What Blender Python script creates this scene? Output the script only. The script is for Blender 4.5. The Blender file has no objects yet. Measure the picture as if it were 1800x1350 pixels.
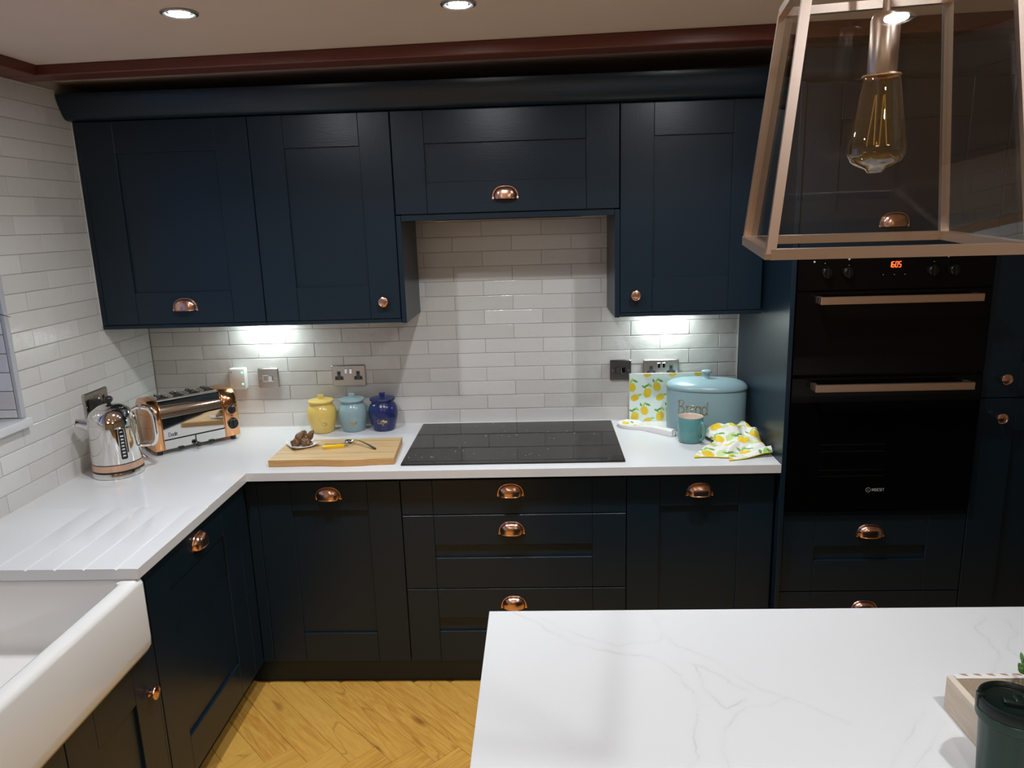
import bpy, bmesh, math, random
from mathutils import Matrix, Vector, Euler, noise

S = bpy.context.scene
COL = S.collection
PI = math.pi
random.seed(7)

# ------------------------------------------------------------------ camera
cam_d = bpy.data.cameras.new('camera')
cam_d.sensor_fit = 'HORIZONTAL'
cam_d.sensor_width = 36.0
cam_d.lens = 1295.717 / 1800 * 36.0
cam_d.clip_start = 0.02
cam = bpy.data.objects.new('camera', cam_d)
COL.objects.link(cam)
_r = ((0.99895143, -0.04060895, 0.02114104),
      (0.03499186, 0.97500352, 0.21941676),
      (-0.02952287, -0.21844692, 0.97540214))          # columns: right, forward, up
cam.matrix_world = Matrix(((_r[0][0], _r[0][2], -_r[0][1], 1.73747652),
                           (_r[1][0], _r[1][2], -_r[1][1], -3.18300605),
                           (_r[2][0], _r[2][2], -_r[2][1], 1.79758280),
                           (0, 0, 0, 1)))
S.camera = cam

# ------------------------------------------------------------------ world, exposure
S.view_settings.view_transform = 'Standard'
S.view_settings.look = 'None'
S.view_settings.gamma = 1.0
S.view_settings.use_curve_mapping = False
S.view_settings.exposure = 0.0
w = bpy.data.worlds.new('dusk')
S.world = w
w.use_nodes = True
w.node_tree.nodes['Background'].inputs['Color'].default_value = (0.25, 0.40, 1.0, 1)
w.node_tree.nodes['Background'].inputs['Strength'].default_value = 0.9     # blue dusk seen only through the window

COOL = (0.925, 0.97, 1.0)
WARM = (1.0, 0.78, 0.55)
SPOT_W = 5.3
SPOT_REAR_W = 2.8
UNDER_W = 1.4
WARM_W = 11.0

def ceil_z(x):
    return 2.330 + 0.0148 * x

# large unseen fill lights, added behind the camera for soft warm ambient light
for lx, ly in ((1.2, -5.0), (3.2, -5.0)):
    ld = bpy.data.lights.new('warm_fill_light', 'AREA')
    ld.shape = 'DISK'; ld.size = 0.7
    ld.energy = WARM_W; ld.color = WARM
    lo = bpy.data.objects.new('warm_fill_light', ld)
    lo.location = (lx, ly, ceil_z(lx) - 0.12)
    COL.objects.link(lo)

# ------------------------------------------------------------------ helpers
WORLD = {}                                              # object -> its world matrix

def bevel_all(bm, w_, seg=1, angle=0.5):
    es = [e for e in bm.edges if len(e.link_faces) == 2 and e.calc_face_angle(0) > angle]
    if es and w_ > 0:
        bmesh.ops.bevel(bm, geom=es, offset=w_, segments=seg, affect='EDGES', profile=0.5, clamp_overlap=True)

class MB:
    """collects shapes (world coordinates) that become ONE mesh object"""
    def __init__(self, M=None):
        self.bm = bmesh.new()
        self.M = M or Matrix()
    def _take(self, t):
        t.transform(self.M)
        me = bpy.data.meshes.new('tmp'); t.to_mesh(me); t.free()
        self.bm.from_mesh(me); bpy.data.meshes.remove(me)
        return self
    def box(self, x0, x1, y0, y1, z0, z1, bev=0.0, seg=1):
        t = bmesh.new()
        r = bmesh.ops.create_cube(t, size=1.0)
        for v in r['verts']:
            v.co = Vector(((x0 + x1) / 2 + v.co.x * (x1 - x0), (y0 + y1) / 2 + v.co.y * (y1 - y0), (z0 + z1) / 2 + v.co.z * (z1 - z0)))
        if bev > 0: bevel_all(t, bev, seg)
        return self._take(t)
    def rings(self, rings, closed_ring=True, cap0=True, cap1=True, wrap=False):
        t = bmesh.new()
        vs = [[t.verts.new(p) for p in r] for r in rings]
        n = len(vs[0]); m = len(vs)
        for i in range(m if wrap else m - 1):
            a, b = vs[i], vs[(i + 1) % m]
            for k in range(n if closed_ring else n - 1):
                q = (a[k], a[(k + 1) % n], b[(k + 1) % n], b[k])
                try: t.faces.new(q)
                except ValueError: pass
        if not wrap and closed_ring:
            if cap0: t.faces.new(list(reversed(vs[0])))
            if cap1: t.faces.new(vs[-1])
        bmesh.ops.remove_doubles(t, verts=t.verts, dist=1e-7)
        bmesh.ops.recalc_face_normals(t, faces=t.faces)
        return self._take(t)
    def lathe(self, prof, c=(0, 0, 0), seg=32, axis='Z', cap0=True, cap1=True, sx=1.0, sy=1.0):
        R = {'Z': Matrix(), 'Y-': Matrix.Rotation(PI / 2, 4, 'X'), 'X': Matrix.Rotation(PI / 2, 4, 'Y'),
             'Y': Matrix.Rotation(-PI / 2, 4, 'X')}[axis] if isinstance(axis, str) else axis
        T = Matrix.Translation(c) @ R
        rr = []
        for r, z in prof:
            r = max(r, 1e-5)
            rr.append([T @ Vector((sx * r * math.cos(2 * PI * k / seg), sy * r * math.sin(2 * PI * k / seg), z)) for k in range(seg)])
        return self.rings(rr, True, cap0, cap1)
    def tube(self, pts, r, sides=8, closed=False, flat=1.0):
        pts = [Vector(p) for p in pts]; n = len(pts)
        rad = r if isinstance(r, (list, tuple)) else [r] * n
        rr = []; up = None
        for i, p in enumerate(pts):
            a = pts[i - 1] if (i > 0 or closed) else p
            b = pts[(i + 1) % n] if (i < n - 1 or closed) else p
            d = (b - a); d = d.normalized() if d.length > 1e-9 else Vector((0, 0, 1))
            if up is None:
                up = Vector((0, 0, 1)) if abs(d.z) < 0.9 else Vector((0, 1, 0))
            s = d.cross(up)
            s = s.normalized() if s.length > 1e-6 else d.orthogonal().normalized()
            up = s.cross(d).normalized()
            rr.append([p + (s * math.cos(2 * PI * k / sides) + up * flat * math.sin(2 * PI * k / sides)) * rad[i] for k in range(sides)])
        return self.rings(rr, True, not closed, not closed, wrap=closed)
    def prism(self, poly, d0, d1, plane='XY', bev=0.0, seg=1):
        """polygon extruded along the third axis"""
        def P(a, b, d):
            return {'XY': (a, b, d), 'XZ': (a, d, b), 'YZ': (d, a, b)}[plane]
        t = bmesh.new()
        f = t.faces.new([t.verts.new(P(a, b, d0)) for a, b in poly])
        r = bmesh.ops.extrude_face_region(t, geom=[f])
        off = Vector(P(0, 0, d1)) - Vector(P(0, 0, d0))
        for g in r['geom']:
            if isinstance(g, bmesh.types.BMVert): g.co += off
        bmesh.ops.recalc_face_normals(t, faces=t.faces)
        if bev > 0: bevel_all(t, bev, seg)
        return self._take(t)
    def loft(self, loops, n=6, cap0=True, cap1=True):
        """rounded rectangles (x0,x1,y0,y1,r,z) lofted bottom to top"""
        rr = []
        for x0, x1, y0, y1, r, z in loops:
            ring = []
            for cx, cy, a0 in ((x1 - r, y1 - r, 0), (x0 + r, y1 - r, 90), (x0 + r, y0 + r, 180), (x1 - r, y0 + r, 270)):
                for k in range(n + 1):
                    a = math.radians(a0 + 90 * k / n)
                    ring.append((cx + r * math.cos(a), cy + r * math.sin(a), z))
            rr.append(ring)
        return self.rings(rr, True, cap0, cap1)
    def surf(self, f, nu, nv, wrap_u=False):
        t = bmesh.new()
        g = [[t.verts.new(f(i / nu, j / nv)) for j in range(nv + 1)] for i in range(nu + (0 if wrap_u else 1))]
        N = len(g)
        for i in range(nu):
            for j in range(nv):
                try: t.faces.new((g[i][j], g[(i + 1) % N][j], g[(i + 1) % N][j + 1], g[i][j + 1]))
                except ValueError: pass
        bmesh.ops.remove_doubles(t, verts=t.verts, dist=1e-7)
        return self._take(t)
    def mesh(self, name, m, inv=None, angle=35):
        me = bpy.data.meshes.new(name)
        if inv is not None: self.bm.transform(inv)
        self.bm.to_mesh(me); self.bm.free()
        me.polygons.foreach_set('use_smooth', [True] * len(me.polygons))
        try: me.set_sharp_from_angle(angle=math.radians(angle))
        except Exception: pass
        for x in (m if isinstance(m, (list, tuple)) else [m]): me.materials.append(x)
        return me
    def build(self, name, m, parent=None, origin=None, angle=35):
        """parent: geometry in world coordinates becomes a part; origin: where a top-level mesh has its origin"""
        if parent is not None: W = WORLD[parent]
        else: W = Matrix.Translation(origin) if origin is not None else Matrix()
        me = self.mesh(name, m, W.inverted(), angle)
        o = bpy.data.objects.new(name, me); COL.objects.link(o)
        if parent is not None: o.parent = parent
        else: o.matrix_world = W
        WORLD[o] = W
        return o

def place(name, me, parent, M):
    """an object that shares mesh data, at world matrix M, as a part of parent"""
    o = bpy.data.objects.new(name, me); COL.objects.link(o)
    if parent is not None:
        o.parent = parent
        o.matrix_basis = WORLD[parent].inverted() @ M
    else:
        o.matrix_world = M
    WORLD[o] = M
    return o

def tag(o, label=None, cat=None, group=None, kind=None):
    if label: o['label'] = label
    if cat: o['category'] = cat
    if group: o['group'] = group
    if kind: o['kind'] = kind
    return o

def thing(name, label, cat, loc, rz=0.0, group=None):
    o = bpy.data.objects.new(name, None); COL.objects.link(o)
    o.empty_display_size = 0.05
    o.location = loc; o.rotation_euler = (0, 0, rz)
    WORLD[o] = Matrix.Translation(loc) @ Matrix.Rotation(rz, 4, 'Z')
    return tag(o, label, cat, group)

def copy_tree(o, parent=None):
    c = o.copy(); COL.objects.link(c)
    if parent is not None: c.parent = parent
    for ch in list(o.children): copy_tree(ch, c)
    return c

# ------------------------------------------------------------------ materials
def newmat(name):
    m = bpy.data.materials.new(name); m.use_nodes = True
    nt = m.node_tree
    return m, nt, nt.nodes['Principled BSDF']

def N(nt, typ, **kw):
    n = nt.nodes.new(typ)
    for k, v in kw.items(): setattr(n, k, v)
    return n

def math_n(nt, op, a, b=None):
    n = N(nt, 'ShaderNodeMath', operation=op)
    for i, v in enumerate((a, b)):
        if v is None: continue
        if hasattr(v, 'node'): nt.links.new(v, n.inputs[i])
        else: n.inputs[i].default_value = v
    return n.outputs[0]

def mixc(nt, fac, a, b, blend='MIX'):
    n = N(nt, 'ShaderNodeMix', data_type='RGBA', blend_type=blend)
    for s, v in ((n.inputs[0], fac), (n.inputs[6], a), (n.inputs[7], b)):
        if hasattr(v, 'node'): nt.links.new(v, s)
        elif isinstance(v, (int, float)): s.default_value = v
        else: s.default_value = tuple(v) + ((1,) if len(v) == 3 else ())
    return n.outputs[2]

def noise_n(nt, scale, detail=3.0, stretch=(1, 1, 1), coord='Object', rough=0.5, dist=0.0):
    tc = N(nt, 'ShaderNodeTexCoord'); mp = N(nt, 'ShaderNodeMapping')
    mp.inputs['Scale'].default_value = stretch
    nt.links.new(tc.outputs[coord], mp.inputs['Vector'])
    n = N(nt, 'ShaderNodeTexNoise')
    n.inputs['Scale'].default_value = scale; n.inputs['Detail'].default_value = detail
    n.inputs['Roughness'].default_value = rough; n.inputs['Distortion'].default_value = dist
    nt.links.new(mp.outputs[0], n.inputs['Vector'])
    return n.outputs['Fac']

def bump(nt, b, h, strength=0.2, dist=0.002):
    n = N(nt, 'ShaderNodeBump'); n.inputs['Strength'].default_value = strength; n.inputs['Distance'].default_value = dist
    nt.links.new(h, n.inputs['Height']); nt.links.new(n.outputs[0], b.inputs['Normal'])

def plain(name, c, rough=0.5, metal=0.0, spec=0.5, c2=None, nscale=8.0, bmp=None, coat=0.0):
    """bmp = (scale, strength, stretch)"""
    m, nt, b = newmat(name)
    b.inputs['Base Color'].default_value = tuple(c) + (1,)
    b.inputs['Roughness'].default_value = rough
    b.inputs['Metallic'].default_value = metal
    b.inputs['Specular IOR Level'].default_value = spec
    if coat:
        b.inputs['Coat Weight'].default_value = coat; b.inputs['Coat Roughness'].default_value = 0.06
    if c2 is not None:
        nt.links.new(mixc(nt, noise_n(nt, nscale), c, c2), b.inputs['Base Color'])
    if bmp: bump(nt, b, noise_n(nt, bmp[0], 3.0, bmp[2] if len(bmp) > 2 else (1, 1, 1)), bmp[1])
    return m

def emit(name, c, s):
    m, nt, b = newmat(name)
    b.inputs['Base Color'].default_value = (0, 0, 0, 1)
    b.inputs['Emission Color'].default_value = tuple(c) + (1,)
    b.inputs['Emission Strength'].default_value = s
    return m

NAVY = (0.0063, 0.0168, 0.0285)
def navy(name, stretch):
    m, nt, b = newmat(name)
    f = noise_n(nt, 40.0, 4.0, stretch, rough=0.6, dist=0.6)
    b.inputs['Base Color'].default_value = NAVY + (1,)
    b.inputs['Roughness'].default_value = 0.31
    b.inputs['Specular IOR Level'].default_value = 0.36
    bump(nt, b, f, 0.28, 0.0012)
    return m
M_NAVX = navy('navy_grain_across', (0.6, 6, 6))
M_NAVZ = navy('navy_grain_upright', (6, 6, 0.6))
M_NAVYDIR = navy('navy_grain_side', (6, 0.6, 6))
M_NAVY = plain('navy_paint', NAVY, 0.32, 0, 0.42)
M_DARK = plain('dark_gap', (0.004, 0.004, 0.005), 0.8)

def tile_mat():
    m, nt, b = newmat('glazed_tile')
    oi = N(nt, 'ShaderNodeObjectInfo')
    n1 = noise_n(nt, 9.0, 2.0, (1, 1, 1))
    c = mixc(nt, oi.outputs['Random'], (0.60, 0.585, 0.565), (0.69, 0.68, 0.665))
    c = mixc(nt, math_n(nt, 'MULTIPLY', n1, 0.35), c, (0.57, 0.55, 0.53))
    nt.links.new(c, b.inputs['Base Color'])
    b.inputs['Roughness'].default_value = 0.16
    b.inputs['Specular IOR Level'].default_value = 0.5
    h = math_n(nt, 'ADD', noise_n(nt, 22.0, 1.5, (1, 1, 1)), math_n(nt, 'MULTIPLY', noise_n(nt, 75.0, 2.0, (1, 1, 1)), 0.25))
    bump(nt, b, h, 0.60, 0.004)
    return m
M_TILE = tile_mat()
M_GROUT = plain('grout', (0.45, 0.43, 0.40), 0.85, bmp=(300, 0.2))
M_SEAL = plain('white_sealant', (0.72, 0.71, 0.69), 0.4)

def quartz_mat():
    m, nt, b = newmat('white_quartz')
    f = noise_n(nt, 420.0, 2.0)
    nt.links.new(mixc(nt, f, (0.655, 0.66, 0.68), (0.725, 0.73, 0.745)), b.inputs['Base Color'])
    b.inputs['Roughness'].default_value = 0.13
    return m
M_QUARTZ = quartz_mat()

def attr_mat(name, rough=0.3, spec=0.5, bmp=None, coat=0.0):
    m, nt, b = newmat(name)
    a = N(nt, 'ShaderNodeAttribute', attribute_name='print')
    nt.links.new(a.outputs['Color'], b.inputs['Base Color'])
    b.inputs['Roughness'].default_value = rough
    b.inputs['Specular IOR Level'].default_value = spec
    if coat: b.inputs['Coat Weight'].default_value = coat
    if bmp: bump(nt, b, noise_n(nt, bmp[0], 2.0), bmp[1])
    return m
M_VEIN = attr_mat('veined_quartz', 0.15)
M_PRINT = attr_mat('printed_glass', 0.12)
M_PRINT_CLOTH = attr_mat('printed_cotton', 0.85, 0.2, (700, 0.25))
M_PRINT_CERAMIC = attr_mat('printed_ceramic', 0.12)

M_CERAMIC = plain('white_ceramic', (0.78, 0.77, 0.76), 0.10)
M_PLASTER = plain('ceiling_plaster', (0.66, 0.545, 0.450), 0.92, c2=(0.60, 0.485, 0.395), nscale=5, bmp=(14, 0.35))  # warm room light is put into the base colour of a pale ceiling
M_WALLP = plain('wall_plaster', (0.30, 0.265, 0.225), 0.9)
M_BEAM = plain('brown_stained_wood', (0.150, 0.040, 0.024), 0.42, c2=(0.095, 0.024, 0.015), nscale=6, bmp=(30, 0.3, (0.4, 6, 6)))
M_COPPER = plain('copper', (0.86, 0.52, 0.395), 0.20, 1.0)
M_COPPER_S = plain('brushed_copper', (0.80, 0.50, 0.36), 0.30, 1.0)
M_COPPER_L = plain('toaster_copper', (0.83, 0.42, 0.20), 0.14, 1.0)
M_CHROME = plain('chrome', (0.80, 0.79, 0.77), 0.055, 1.0)
M_STEEL = plain('brushed_steel', (0.56, 0.53, 0.50), 0.30, 1.0, bmp=(120, 0.08, (1, 1, 20)))
M_STEEL_D = plain('dark_nickel', (0.20, 0.19, 0.185), 0.26, 1.0)
M_BLACKP = plain('black_plastic', (0.012, 0.012, 0.013), 0.35)
M_GREYP = plain('grey_plastic', (0.10, 0.10, 0.105), 0.5)
M_WHITEP = plain('white_plastic', (0.78, 0.78, 0.76), 0.35)
M_BLACKG = plain('black_glass', (0.006, 0.006, 0.0065), 0.035, 0, 0.5)
M_OVENG = plain('oven_glass', (0.0025, 0.002, 0.002), 0.03, 0, 0.18)
M_OVENP = plain('oven_enamel', (0.004, 0.004, 0.004), 0.25)
M_BARH = plain('warm_brushed_steel', (0.74, 0.53, 0.40), 0.34, 1.0, bmp=(200, 0.06, (0.2, 8, 8)))  # plain steel, its warm reflections are put into the base colour
M_GOLD = plain('gold_print', (0.60, 0.40, 0.17), 0.32, 0.8)
M_SILVERP = plain('silver_print', (0.62, 0.62, 0.62), 0.4)
M_LED_RED = emit('red_digits', (1.0, 0.10, 0.02), 3.2)
M_LED_GREEN = emit('green_light', (0.25, 1.0, 0.45), 2.5)
M_LAMP = emit('lamp_face', (0.94, 0.975, 1.0), 560.0)
M_LAMPU = emit('led_strip_face', (0.93, 1.0, 0.98), 12.0)

def wood_mat(name, ca, cb, cd, scale=14.0, stretch=(1, 12, 12), rough=0.35, knots=True, bstr=0.15):
    m, nt, b = newmat(name)
    tc = N(nt, 'ShaderNodeTexCoord')
    oi = N(nt, 'ShaderNodeObjectInfo')
    add = N(nt, 'ShaderNodeVectorMath', operation='ADD')
    sc = N(nt, 'ShaderNodeVectorMath', operation='SCALE'); sc.inputs['Scale'].default_value = 13.7
    comb = N(nt, 'ShaderNodeCombineXYZ')
    for i in range(3): nt.links.new(oi.outputs['Random'], comb.inputs[i])
    nt.links.new(comb.outputs[0], sc.inputs[0])
    nt.links.new(tc.outputs['Object'], add.inputs[0]); nt.links.new(sc.outputs[0], add.inputs[1])
    mp = N(nt, 'ShaderNodeMapping'); mp.inputs['Scale'].default_value = stretch
    nt.links.new(add.outputs[0], mp.inputs['Vector'])
    n1 = N(nt, 'ShaderNodeTexNoise'); n1.inputs['Scale'].default_value = scale; n1.inputs['Detail'].default_value = 5; n1.inputs['Distortion'].default_value = 1.2
    nt.links.new(mp.outputs[0], n1.inputs['Vector'])
    n2 = N(nt, 'ShaderNodeTexNoise'); n2.inputs['Scale'].default_value = 5.0; n2.inputs['Detail'].default_value = 2
    mp2 = N(nt, 'ShaderNodeMapping'); mp2.inputs['Scale'].default_value = tuple(0.25 if s_ == min(stretch) else 1.3 for s_ in stretch)
    nt.links.new(add.outputs[0], mp2.inputs['Vector']); nt.links.new(mp2.outputs[0], n2.inputs['Vector'])
    r = N(nt, 'ShaderNodeValToRGB'); r.color_ramp.elements[0].position = 0.32; r.color_ramp.elements[1].position = 0.68
    nt.links.new(n1.outputs['Fac'], r.inputs[0])
    c = mixc(nt, r.outputs[0], ca, cb)
    c = mixc(nt, math_n(nt, 'MULTIPLY', oi.outputs['Random'], 0.75), c, cb)
    if knots:
        mk = N(nt, 'ShaderNodeMapping'); mk.inputs['Scale'].default_value = (3.0, 9.0, 9.0)
        nt.links.new(add.outputs[0], mk.inputs['Vector'])
        v = N(nt, 'ShaderNodeTexVoronoi'); v.inputs['Scale'].default_value = 1.0
        nt.links.new(mk.outputs[0], v.inputs['Vector'])
        k = N(nt, 'ShaderNodeMapRange'); k.inputs[1].default_value = 0.02; k.inputs[2].default_value = 0.17
        k.inputs[3].default_value = 0.85; k.inputs[4].default_value = 0.0
        d = math_n(nt, 'ADD', v.outputs['Distance'], math_n(nt, 'MULTIPLY', math_n(nt, 'SUBTRACT', n1.outputs['Fac'], 0.5), 0.16))
        nt.links.new(d, k.inputs[0])
        c = mixc(nt, k.outputs[0], c, cd)
        cr = N(nt, 'ShaderNodeMapRange'); cr.inputs[1].default_value = 0.0; cr.inputs[2].default_value = 0.007
        cr.inputs[3].default_value = 0.42; cr.inputs[4].default_value = 0.0
        nt.links.new(math_n(nt, 'ABSOLUTE', math_n(nt, 'SUBTRACT', n2.outputs['Fac'], 0.56)), cr.inputs[0])
        c = mixc(nt, cr.outputs[0], c, cd)
    nt.links.new(c, b.inputs['Base Color'])
    b.inputs['Roughness'].default_value = rough
    bump(nt, b, n1.outputs['Fac'], bstr, 0.001)
    return m
M_OAK = wood_mat('golden_oak', (0.56, 0.255, 0.042), (0.74, 0.425, 0.090), (0.22, 0.080, 0.013), 7.0, (1, 9, 9), 0.34)
M_ACACIA = wood_mat('acacia_top', (0.42, 0.255, 0.105), (0.66, 0.475, 0.25), (0.33, 0.18, 0.07), 4.5, (0.6, 20, 20), 0.45, knots=False)
M_ACACIA_E = wood_mat('acacia_edge', (0.42, 0.21, 0.065), (0.55, 0.31, 0.11), (0.25, 0.12, 0.04), 8.0, (1, 14, 14), 0.5, knots=False)
M_CRATE = wood_mat('limewashed_wood', (0.56, 0.46, 0.36), (0.66, 0.57, 0.47), (0.33, 0.21, 0.12), 10.0, (8, 1, 8), 0.7)

def glass_pane(name, tint=(0.96, 0.97, 0.96), ior=1.5, rough=0.0, boost=1.0):
    m = bpy.data.materials.new(name); m.use_nodes = True
    nt = m.node_tree; nt.nodes.clear()
    out = N(nt, 'ShaderNodeOutputMaterial')
    tr = N(nt, 'ShaderNodeBsdfTransparent'); tr.inputs[0].default_value = tuple(tint) + (1,)
    gl = N(nt, 'ShaderNodeBsdfGlossy'); gl.inputs['Roughness'].default_value = rough
    fr = N(nt, 'ShaderNodeFresnel'); ge = N(nt, 'ShaderNodeNewGeometry')       # the far face of the pane reflects like the near one
    io = N(nt, 'ShaderNodeMix', data_type='FLOAT'); io.inputs[2].default_value = ior; io.inputs[3].default_value = 1.0 / ior
    nt.links.new(ge.outputs['Backfacing'], io.inputs[0]); nt.links.new(io.outputs[0], fr.inputs['IOR'])
    mx = N(nt, 'ShaderNodeMixShader')
    nt.links.new(math_n(nt, 'MULTIPLY', fr.outputs[0], boost), mx.inputs[0])
    nt.links.new(tr.outputs[0], mx.inputs[1]); nt.links.new(gl.outputs[0], mx.inputs[2])
    nt.links.new(mx.outputs[0], out.inputs['Surface'])
    return m
M_PANE = glass_pane('clear_glass', (0.97, 0.97, 0.96), 1.5, 0.0, 1.0)
M_BULB = glass_pane('amber_glass', (0.94, 0.82, 0.56), 1.5, 0.0, 3.0)

# ================================================================== THE ROOM
RX1, RY0 = 4.30, -6.2
# ---- floor: slab and herringbone planks
b = MB(); b.box(-0.02, RX1, RY0, 0.0, -0.12, -0.006)
floor = tag(b.build('floor', M_OAK), kind='structure')
PW, PL = 0.1043, 0.6258
t = MB(); t.box(-PL / 2 + 0.0004, PL / 2 - 0.0004, -PW / 2 + 0.0004, PW / 2 - 0.0004, -0.006, 0.0, 0.0012)
plank_me = t.mesh('plank', M_OAK)
s2 = math.sqrt(0.5)
def ab(a, c): return (0.756 + (a + c) * s2, -1.0245 + (c - a) * s2)
for m_ in range(-3, 3):
    for k in range(-22, 34):
        for typ in (0, 1):
            a0, c0 = k * PW + m_ * PL, k * PW - m_ * PL
            if typ == 0: ca, cc = a0 - PL / 2, c0 + PW / 2
            else: ca, cc = a0 + PW / 2, c0 + PW - PL / 2
            x, y = ab(ca, cc)
            if not (0.25 < x < 2.0 and -2.15 < y < -0.35): continue
            M = Matrix.Translation((x, y, random.uniform(-0.0004, 0.0))) @ Matrix.Rotation(-PI / 4 if typ == 0 else PI / 4, 4, 'Z')
            if random.random() < 0.5: M = M @ Matrix.Rotation(PI, 4, 'Z')
            place('plank', plank_me, floor, M)

# ---- back wall and its tiles
ZW, PH, TW, XC = 0.91, 0.0631, 0.253, 1.6204
b = MB(); b.box(-0.25, RX1, 0.0028, 0.20, -0.02, 2.6)
wall_back = tag(b.build('wall_back', M_GROUT), kind='structure')
tile_cache = {}
def tile_mesh(wd, ht):
    key = (round(wd, 3), round(ht, 3))
    if key not in tile_cache:
        t = MB(); t.box(-wd / 2, wd / 2, -0.004, 0.004, -ht / 2, ht / 2, 0.0016, 2)
        tile_cache[key] = t.mesh('tile', M_TILE, angle=14)
    return tile_cache[key]
G = 0.0010
def jit(): return Matrix.Rotation(random.uniform(-0.007, 0.007), 4, 'X') @ Matrix.Rotation(random.uniform(-0.0026, 0.0026), 4, 'Z')
for row in range(15):
    z0, z1 = ZW + row * PH, ZW + (row + 1) * PH
    lo, hi = (0.001, 2.589) if row < 9 else (1.14, 2.10)
    if row == 14: z1 = z0 + 0.05
    off = 0 if row % 2 == 0 else 1
    for j in range(-14 + off, 12, 2):
        x0, x1 = XC + j * TW / 2, XC + (j + 2) * TW / 2
        x0, x1 = max(x0, lo), min(x1, hi)
        if x1 - x0 < 0.012: continue
        place('tile', tile_mesh(x1 - x0 - 2 * G, z1 - z0 - 2 * G), wall_back,
              Matrix.Translation(((x0 + x1) / 2, 0.0045 + random.uniform(-0.0006, 0.0006), (z0 + z1) / 2)) @ jit())

# ---- left wall with its window opening
WY1, WY0, WZ0, WZ1 = -0.857, -2.05, 1.166, 2.14
b = MB()
b.box(-0.30, -0.0028, WY1 - 0.001, 0.02, -0.02, 2.6)
b.box(-0.30, -0.0028, RY0, WY0, -0.02, 2.6)
b.box(-0.30, -0.0028, WY0, WY1, -0.02, WZ0)
b.box(-0.30, -0.0028, WY0, WY1, WZ1, 2.6)
wall_left = tag(b.build('wall_left', M_GROUT), kind='structure')
Rl = Matrix.Rotation(PI / 2, 4, 'Z')
for row in range(22):
    z0, z1 = ZW + row * PH, ZW + (row + 1) * PH
    if row == 21: z1 = 2.293
    start = -0.364 if row % 2 == 1 else -0.4876
    for n in range(-5, 3):
        y1 = start + n * TW + TW; y0 = y1 - TW
        y1 = min(y1, -0.001); y0 = max(y0, -1.62)
        zz1 = z1
        if z1 > WZ0 and z0 < WZ1:
            y0 = max(y0, WY1 + 0.012) if z0 > WZ0 - 0.02 else y0
        if z0 < WZ0 < z1 and y0 < WY1:                       # cut round the end of the sill
            y0 = max(y0, -0.842)
        if y1 - y0 < 0.012: continue
        if z0 > 1.45 and y0 > -0.31: continue                # behind the wall cupboards
        place('tile', tile_mesh(y1 - y0 - 2 * G, zz1 - z0 - 2 * G), wall_left,
              Matrix.Translation((-0.0045 + random.uniform(-0.0006, 0.0006), (y0 + y1) / 2, (z0 + zz1) / 2)) @ Rl @ jit())
for row in range(4, 20):                                       # tiles on the window reveal
    z0, z1 = max(ZW + row * PH, 1.197), min(ZW + (row + 1) * PH, WZ1)
    if z1 - z0 < 0.02: continue
    place('tile', tile_mesh(0.165 - 2 * G, z1 - z0 - 2 * G), wall_left,
          Matrix.Translation((-0.0955, WY1 - 0.0045, (z0 + z1) / 2)) @ jit())
# metal edge strip round the opening
b = MB(); b.box(-0.011, 0.0015, WY1 - 0.009, WY1 + 0.011, 1.196, WZ1 + 0.01, 0.001)
b.box(-0.011, 0.0015, WY0, WY1 + 0.011, WZ1 - 0.005, WZ1 + 0.01, 0.001)
tag(b.build('trim_4', plain('grey_edge_strip', (0.44, 0.45, 0.47), 0.4)), kind='structure')
# ---- window
WX = -0.185
b = MB()
b.box(WX - 0.06, WX + 0.005, WY0, WY0 + 0.07, 1.19, WZ1, 0.004); b.box(WX - 0.06, WX + 0.005, WY1 - 0.076, WY1 - 0.0095, 1.19, WZ1, 0.004)
b.box(WX - 0.06, WX + 0.005, WY0, WY1 - 0.0095, 1.19, 1.26, 0.004); b.box(WX - 0.06, WX + 0.005, WY0, WY1 - 0.0095, WZ1 - 0.07, WZ1, 0.004)
b.box(WX - 0.055, WX, -1.485, -1.415, 1.25, WZ1 - 0.06, 0.004)
window = tag(b.build('window_1', M_WHITEP), kind='structure')
for y0, y1 in ((WY0 + 0.06, -1.48), (-1.42, WY1 - 0.07)):
    b = MB(); b.box(WX - 0.033, WX - 0.027, y0, y1, 1.25, WZ1 - 0.06); b.build('pane', M_PANE, window)
b = MB(); b.box(-0.19, 0.022, WY0, -0.8445, WZ0, 1.195, 0.003, 2); b.build('window_sill', M_QUARTZ, window)

# ---- far walls of the room
b = MB(); b.box(RX1, RX1 + 0.2, RY0, 0.2, -0.02, 2.6); tag(b.build('wall_right', M_WALLP), kind='structure')
b = MB(); b.box(-0.3, RX1 + 0.2, RY0 - 0.2, RY0, -0.02, 2.6); tag(b.build('wall_front', M_WALLP), kind='structure')

# ---- ceiling, slightly out of level
b = MB()
pr = [(-0.3, ceil_z(-0.3)), (RX1 + 0.2, ceil_z(RX1 + 0.2)), (RX1 + 0.2, 2.6), (-0.3, 2.6)]
b.prism(pr, RY0 - 0.2, 0.2, 'XZ')
tag(b.build('ceiling', M_PLASTER), kind='structure')

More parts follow.
